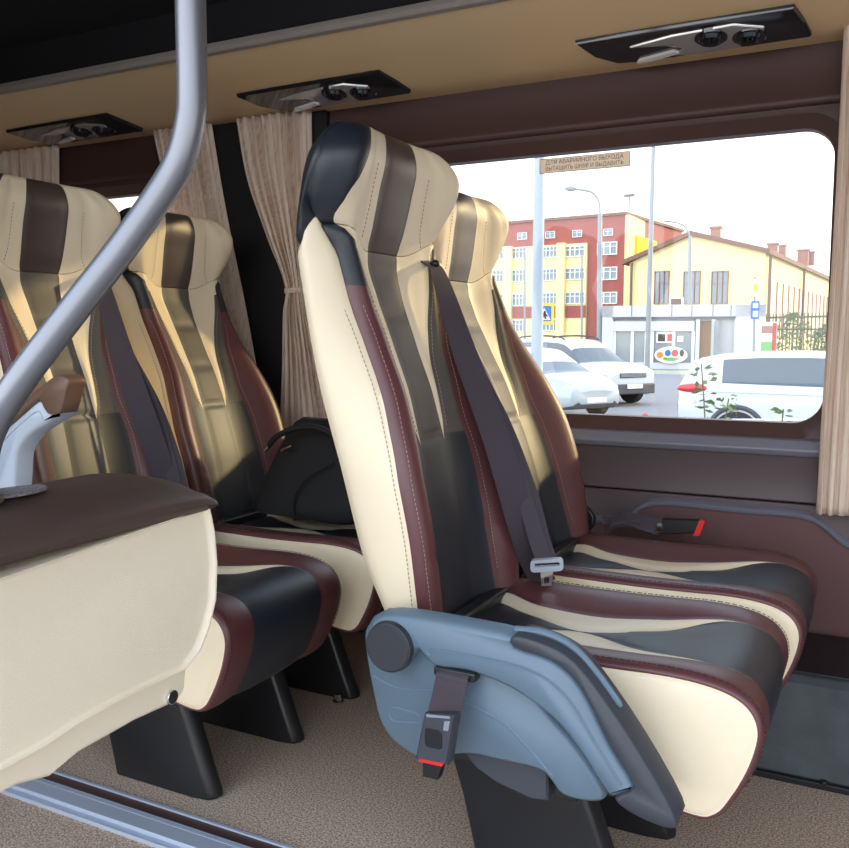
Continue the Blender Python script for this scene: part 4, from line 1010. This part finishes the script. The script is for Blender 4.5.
# station: x, zlow, zmid, zbelt, ztop, wlow, wbelt, wtop   (rear -> front)
duster = [(-2.15, .45, .7, .88, .95, .70, .80, .70), (-2.10, .32, .7, 1.02, 1.10, .80, .88, .72), (-2.05, .30, .7, 1.05, 1.22, .84, .90, .70), (-1.85, .28, .7, 1.05, 1.55, .86, .91, .64), (-1.5, .26, .7, 1.04, 1.62, .87, .91, .64), (-.9, .24, .68, 1.03, 1.645, .87, .91, .64), (-.4, .24, .68, 1.02, 1.65, .87, .91, .64), (-.35, .24, .68, 1.02, 1.65, .87, .91, .64), (.1, .24, .68, 1.01, 1.63, .87, .91, .63), (.35, .24, .68, 1.01, 1.58, .87, .91, .63), (.55, .24, .68, 1.01, 1.48, .87, .91, .65), (.62, .24, .68, 1.01, 1.44, .87, .91, .66), (.66, .24, .68, 1.01, 1.41, .87, .91, .66), (.95, .24, .68, 1.01, 1.18, .87, .90, .72), (1.1, .24, .68, .99, 1.06, .87, .90, .76), (1.5, .25, .68, .95, 1.02, .87, .89, .76), (1.9, .28, .66, .90, .97, .84, .87, .72), (2.08, .32, .62, .84, .90, .78, .82, .66), (2.15, .42, .6, .74, .80, .66, .72, .58)]
def place(px_front, ybase, d): 
    p = at(px_front, ybase, d); return p
pf = at(634, 335, 21.6)
ro = math.radians(-30); ux = Vector((math.cos(ro), math.sin(ro), 0))
loc = Vector((pf.x, pf.y, 0))-ux*2.15
d1 = car('white_suv', 'white off-road car with roof rails, driving behind the silver sedan', (loc.x, loc.y, GZ), ro, duster, None, carw, (-1.35, 1.32), .36, 4.3, suv, clad=True)
for sg in (1, -1):
    m = M(); m.tube(curve_pts([(-1.6, sg*.60, 1.62), (-1.4, sg*.61, 1.70), (-.6, sg*.61, 1.73), (.1, sg*.61, 1.70), (.3, sg*.60, 1.62)], 5), .022, n=8); m.build('roof_rail', blackp, d1, local=True)
    m = M(); m.ball((2.0, sg*.68, .80), .14, sc=(.7, 1.1, .65)); m.build('head_light', headl, d1, local=True)
    m = M(); m.ball((.62, sg*.99, 1.06), .12, sc=(.6, .9, .75)); m.build('side_mirror', blackp, d1, local=True)
    m = M(); m.b2(-.40, -.33, sg*.79, sg*.80-.0, 1.02, 1.5); 
m = M(); m.b2(2.10, 2.17, -.45, .45, .70, .82)
gr_ = m.build('grille', greyp, d1, local=True, bevel=.01)
for z in (.73, .76, .79):
    m = M(); m.b2(2.165, 2.18, -.44, .44, z, z+.012); m.build('grille_bar', chrome, gr_, local=True)
m = M(); m.prism([(1.95, .28), (2.22, .30), (2.22, .55), (2.0, .55)], -.72, .72, 0); m.build('front_bumper', cladm, d1, local=True, bevel=.03)
m = M(); m.b2(2.215, 2.235, -.26, .26, .44, .55); m.build('number_plate', postw, d1, local=True)
sedan = [(-2.1, .42, .62, .85, .98, .70, .76, .60), (-2.0, .30, .6, .90, 1.05, .78, .82, .62), (-1.7, .25, .6, .92, 1.07, .80, .84, .62), (-1.35, .22, .6, .92, 1.10, .82, .85, .60), (-1.0, .22, .6, .92, 1.36, .82, .85, .56), (-.6, .2, .58, .91, 1.44, .82, .85, .54), (-.2, .2, .58, .91, 1.46, .82, .85, .54), (0, .2, .58, .91, 1.455, .82, .85, .54), (.3, .2, .58, .90, 1.42, .82, .85, .55), (.5, .2, .58, .90, 1.34, .82, .85, .57), (.6, .2, .58, .90, 1.28, .82, .85, .58), (.7, .2, .58, .90, 1.22, .82, .85, .59), (.8, .2, .58, .90, 1.16, .82, .85, .60), (1.05, .2, .58, .89, 1.00, .82, .84, .66), (1.2, .2, .58, .86, .93, .82, .84, .70), (1.6, .2, .55, .78, .87, .80, .82, .68), (1.9, .22, .5, .70, .79, .74, .77, .60), (2.08, .26, .48, .62, .68, .62, .66, .50), (2.13, .34, .45, .55, .60, .48, .52, .42)]
pf = at(598, 335, 18.0); ro = math.radians(-32); ux = Vector((math.cos(ro), math.sin(ro), 0))
loc = Vector((pf.x, pf.y, 0))-ux*2.12
d2 = car('silver_sedan', 'silver sedan nearest the window at the left, partly behind the seat', (loc.x, loc.y, GZ), ro, sedan, None, carsil, (-1.3, 1.28), .31, 4.2, suv)
for sg in (1, -1):
    m = M(); m.ball((1.86, sg*.60, .66), .15, sc=(1.3, .9, .5)); m.build('head_light', headl, d2, local=True)
    m = M(); m.ball((.60, sg*.92, .96), .10, sc=(.7, .9, .75)); m.build('side_mirror', carsil, d2, local=True)
m = M(); m.prism([(2.02, .50), (2.12, .50), (2.06, .60), (1.98, .62)], -.38, .38, 0); m.build('grille', greyp, d2, local=True, bevel=.01)
m = M(); m.b2(2.10, 2.145, -.26, .26, .37, .47); m.build('number_plate', postw, d2, local=True)
cross = [(-2.13, .50, .75, .95, 1.0, .66, .76, .66), (-2.10, .36, .75, 1.05, 1.12, .80, .87, .70), (-2.02, .32, .75, 1.08, 1.30, .84, .89, .67), (-1.85, .28, .72, 1.09, 1.50, .86, .90, .63), (-1.5, .25, .70, 1.08, 1.57, .86, .90, .62), (-1.0, .22, .68, 1.06, 1.61, .86, .90, .62), (-.4, .22, .68, 1.04, 1.625, .86, .90, .62), (.1, .22, .68, 1.03, 1.61, .86, .90, .62), (.45, .22, .68, 1.02, 1.56, .86, .90, .62), (.6, .22, .68, 1.02, 1.50, .86, .90, .63), (.65, .22, .68, 1.01, 1.46, .86, .90, .64), (.7, .22, .68, 1.01, 1.44, .86, .90, .64), (.75, .22, .68, 1.01, 1.41, .86, .90, .64), (1.0, .22, .68, 1.0, 1.2, .86, .89, .68), (1.2, .22, .68, .98, 1.05, .86, .88, .74), (1.6, .25, .66, .92, .99, .84, .87, .72), (1.95, .3, .62, .85, .92, .78, .82, .66), (2.1, .36, .6, .76, .84, .68, .74, .56)]
cross = [(a, b*.92, c*.92, d*.92, e*.925, f, g, h) for a, b, c, d, e, f, g, h in cross]
pr = at(682, 335, 13.0); ro = math.radians(4); ux = Vector((math.cos(ro), math.sin(ro), 0))
loc = Vector((pr.x, pr.y, 0))+ux*2.08+Vector((-ux.y, ux.x, 0))*.85
d3 = car('white_crossover', 'white crossover at the right with a red tail light', (loc.x, loc.y, GZ), ro, cross, None, carw, (-1.28, 1.32), .325, 4.25, lambda i: 'side' if 4 <= i <= 12 else ('screen' if i in (13,) else 'body'))
for sg in (1, -1):
    m = M(); m.ball((-1.90, sg*.80, .965), .25, sc=(.95, .45, .30)); m.build('tail_light', tail, d3, local=True)
    m = M(); m.b2(.60, .64, sg*.80, sg*.74, 1.03, 1.42)
    m = M(); m.tube([(-1.7, sg*.913, .93), (1.2, sg*.905, .88)], .006, n=5); m.build('body_crease', carsil, d3, local=True)
m = M(); m.prism([(-1.96, 1.36), (-1.6, 1.455), (-1.6, 1.41), (-1.93, 1.325)], -.55, .55, 0); m.build('spoiler', carw, d3, local=True, bevel=.01)
# ---- plants and low railing beside the bus
def rose(px, d, h, label, seed, spread, n=70):
    b = at(px, 335, d); r = random.Random(seed); t_ = thing('rose_bush', (b.x, b.y, GZ), label, 'plant', 'roses growing by the bus'); m = M(); lf = M(); k = 0
    for s_ in range(4):
        dx = r.uniform(-1, 1)*spread*.5; hh = h*(1 if s_ == 0 else r.uniform(.6, .85)); P = [(b.x+dx*.25*i*(1+.1*i)*.6, b.y+r.uniform(-.03, .03), GZ+hh*i/4) for i in range(5)]
        m.tube(curve_pts(P, 4), .006, n=6)
        for i in range(n//4):
            u = r.uniform(.5, 1); base = Vector((P[0][0]+(P[4][0]-P[0][0])*u**1.3, b.y, GZ+hh*u)); a = r.uniform(0, 2*PI); o_ = Vector((math.cos(a), math.sin(a), r.uniform(-.2, .5)))*r.uniform(.03, spread*.35*(1.35-u*.8)); c_ = base+o_
            d1_ = Vector((r.gauss(0, 1), r.gauss(0, 1), r.gauss(0, .5))).normalized()*r.uniform(.03, .048); d2_ = d1_.cross(Vector((r.gauss(0, 1), r.gauss(0, 1), 1)).normalized())*.55
            lf.add([c_-d1_, c_-d1_*.2+d2_, c_+d1_, c_-d1_*.2-d2_], [(0, 1, 2, 3)])
    m.build('stem', stemm, t_); lf.build('leaves', leafm, t_, smooth=False, fix=False)
    return t_, b
rose(716, 7.0, 1.52, 'tall rose bush just outside the window, in front of the white crossover', 3, .46, 260)
rose(780, 7.0, 1.16, 'low leafy rose bush at the lower right corner of the window', 5, .44, 170)
rose(692, 7.3, 1.04, 'short leafy rose bush at the foot of the tall one', 8, .36, 90)
t_, b = rose(648, 7.4, 1.06, 'rose bush with a small pink bloom at the bottom of the window', 9, .34, 90)
q = Vector((b.x, b.y-.02, GZ+1.075))
m = M(); m.ball(q, .024, sc=(1, 1, .8))
m.build('bloom', mat('pink_petals', rgb(206, 84, 96), .7), t_)
RB = Wall(at(480, 335, 8.2), at(880, 335, 8.2)); rz = RB.px(700, 420)[1]
rl = thing('low_railing', (RB.a.x, RB.a.y, GZ), 'thin white railing along the roadside below the window', 'railing')
m = M(); m.tube([RB.P(-1, rz), RB.P(RB.L+1, rz)], .012, n=8); m.build('rail', whitef, rl)
for k in range(5):
    p_ = RB.P(RB.L*k/4, 0); m = M(); m.cyl((p_.x, p_.y, GZ), (p_.x, p_.y, rz), .015, n=8); m.build('post', whitef, rl)
def paper_mat():
    m = bpy.data.materials.new('notice_paper'); m.use_nodes = True; t = m.node_tree; t.nodes.clear()
    out = N('ShaderNodeOutputMaterial', t); d = N('ShaderNodeBsdfDiffuse', t); tr = N('ShaderNodeBsdfTranslucent', t); mx = N('ShaderNodeMixShader', t)
    d.inputs[0].default_value = rgb(235, 226, 216); tr.inputs[0].default_value = rgb(235, 226, 216); mx.inputs[0].default_value = .5
    t.links.new(d.outputs[0], mx.inputs[1]); t.links.new(tr.outputs[0], mx.inputs[2]); t.links.new(mx.outputs[0], out.inputs[0]); return m
paperm = paper_mat()
# ---- notice stuck on the window glass
def gl(px, py): p = hit(px, py, (0, WY+.043, 0), Vector((0, 1, 0))); return p
stk = [gl(540, 158), gl(540, 173), gl(630, 167), gl(630, 152.5)]
x0, x1 = stk[0].x, stk[2].x; zb, zt = (stk[1].z+stk[2].z)/2, (stk[0].z+stk[3].z)/2
lab = thing('window_notice', ((x0+x1)/2, WY+.043, zb), 'small rectangular printed notice on the window glass', 'notice')
m = M(); m.b2(x0, x1, WY+.042, WY+.0445, zb, zt); m.build('notice_sheet', paperm, lab, smooth=False)
ink = mat('notice_ink', rgb(110, 90, 84), .8)
m = M()
for a, b_, c_, d_ in ((x0, x1, zb, zb+.0012), (x0, x1, zt-.0012, zt), (x0, x0+.0012, zb, zt), (x1-.0012, x1, zb, zt)): m.b2(a, b_, WY+.0412, WY+.042, c_, d_)
m.build('notice_border', ink, lab, smooth=False)
hgt = zt-zb
for i, tx in enumerate(('ДЛЯ АВАРИЙНОГО ВЫХОДА', 'ВЫТАЩИТЬ ШНУР И ВЫДАВИТЬ')):
    cu = bpy.data.curves.new('notice_text', 'FONT'); cu.body = tx; cu.size = hgt*.40; cu.align_x = 'CENTER'; cu.align_y = 'CENTER'
    o_ = bpy.data.objects.new('notice_text', cu); C.objects.link(o_); bpy.context.view_layer.update()
    wdt = max(.001, o_.dimensions.x); me = bpy.data.meshes.new_from_object(o_); bpy.data.objects.remove(o_)
    sc_ = (x1-x0)*.86/wdt
    me.transform(Matrix.Translation(((x0+x1)/2-OFF[lab.name].x, -.0022, zb+hgt*(.70-.42*i)-OFF[lab.name].z)) @ Matrix.Rotation(PI/2, 4, 'X') @ Matrix.Diagonal((sc_, 1, 1, 1)))
    me.materials.clear(); me.materials.append(ink)
    o2 = bpy.data.objects.new('notice_text', me); C.objects.link(o2); o2.parent = lab
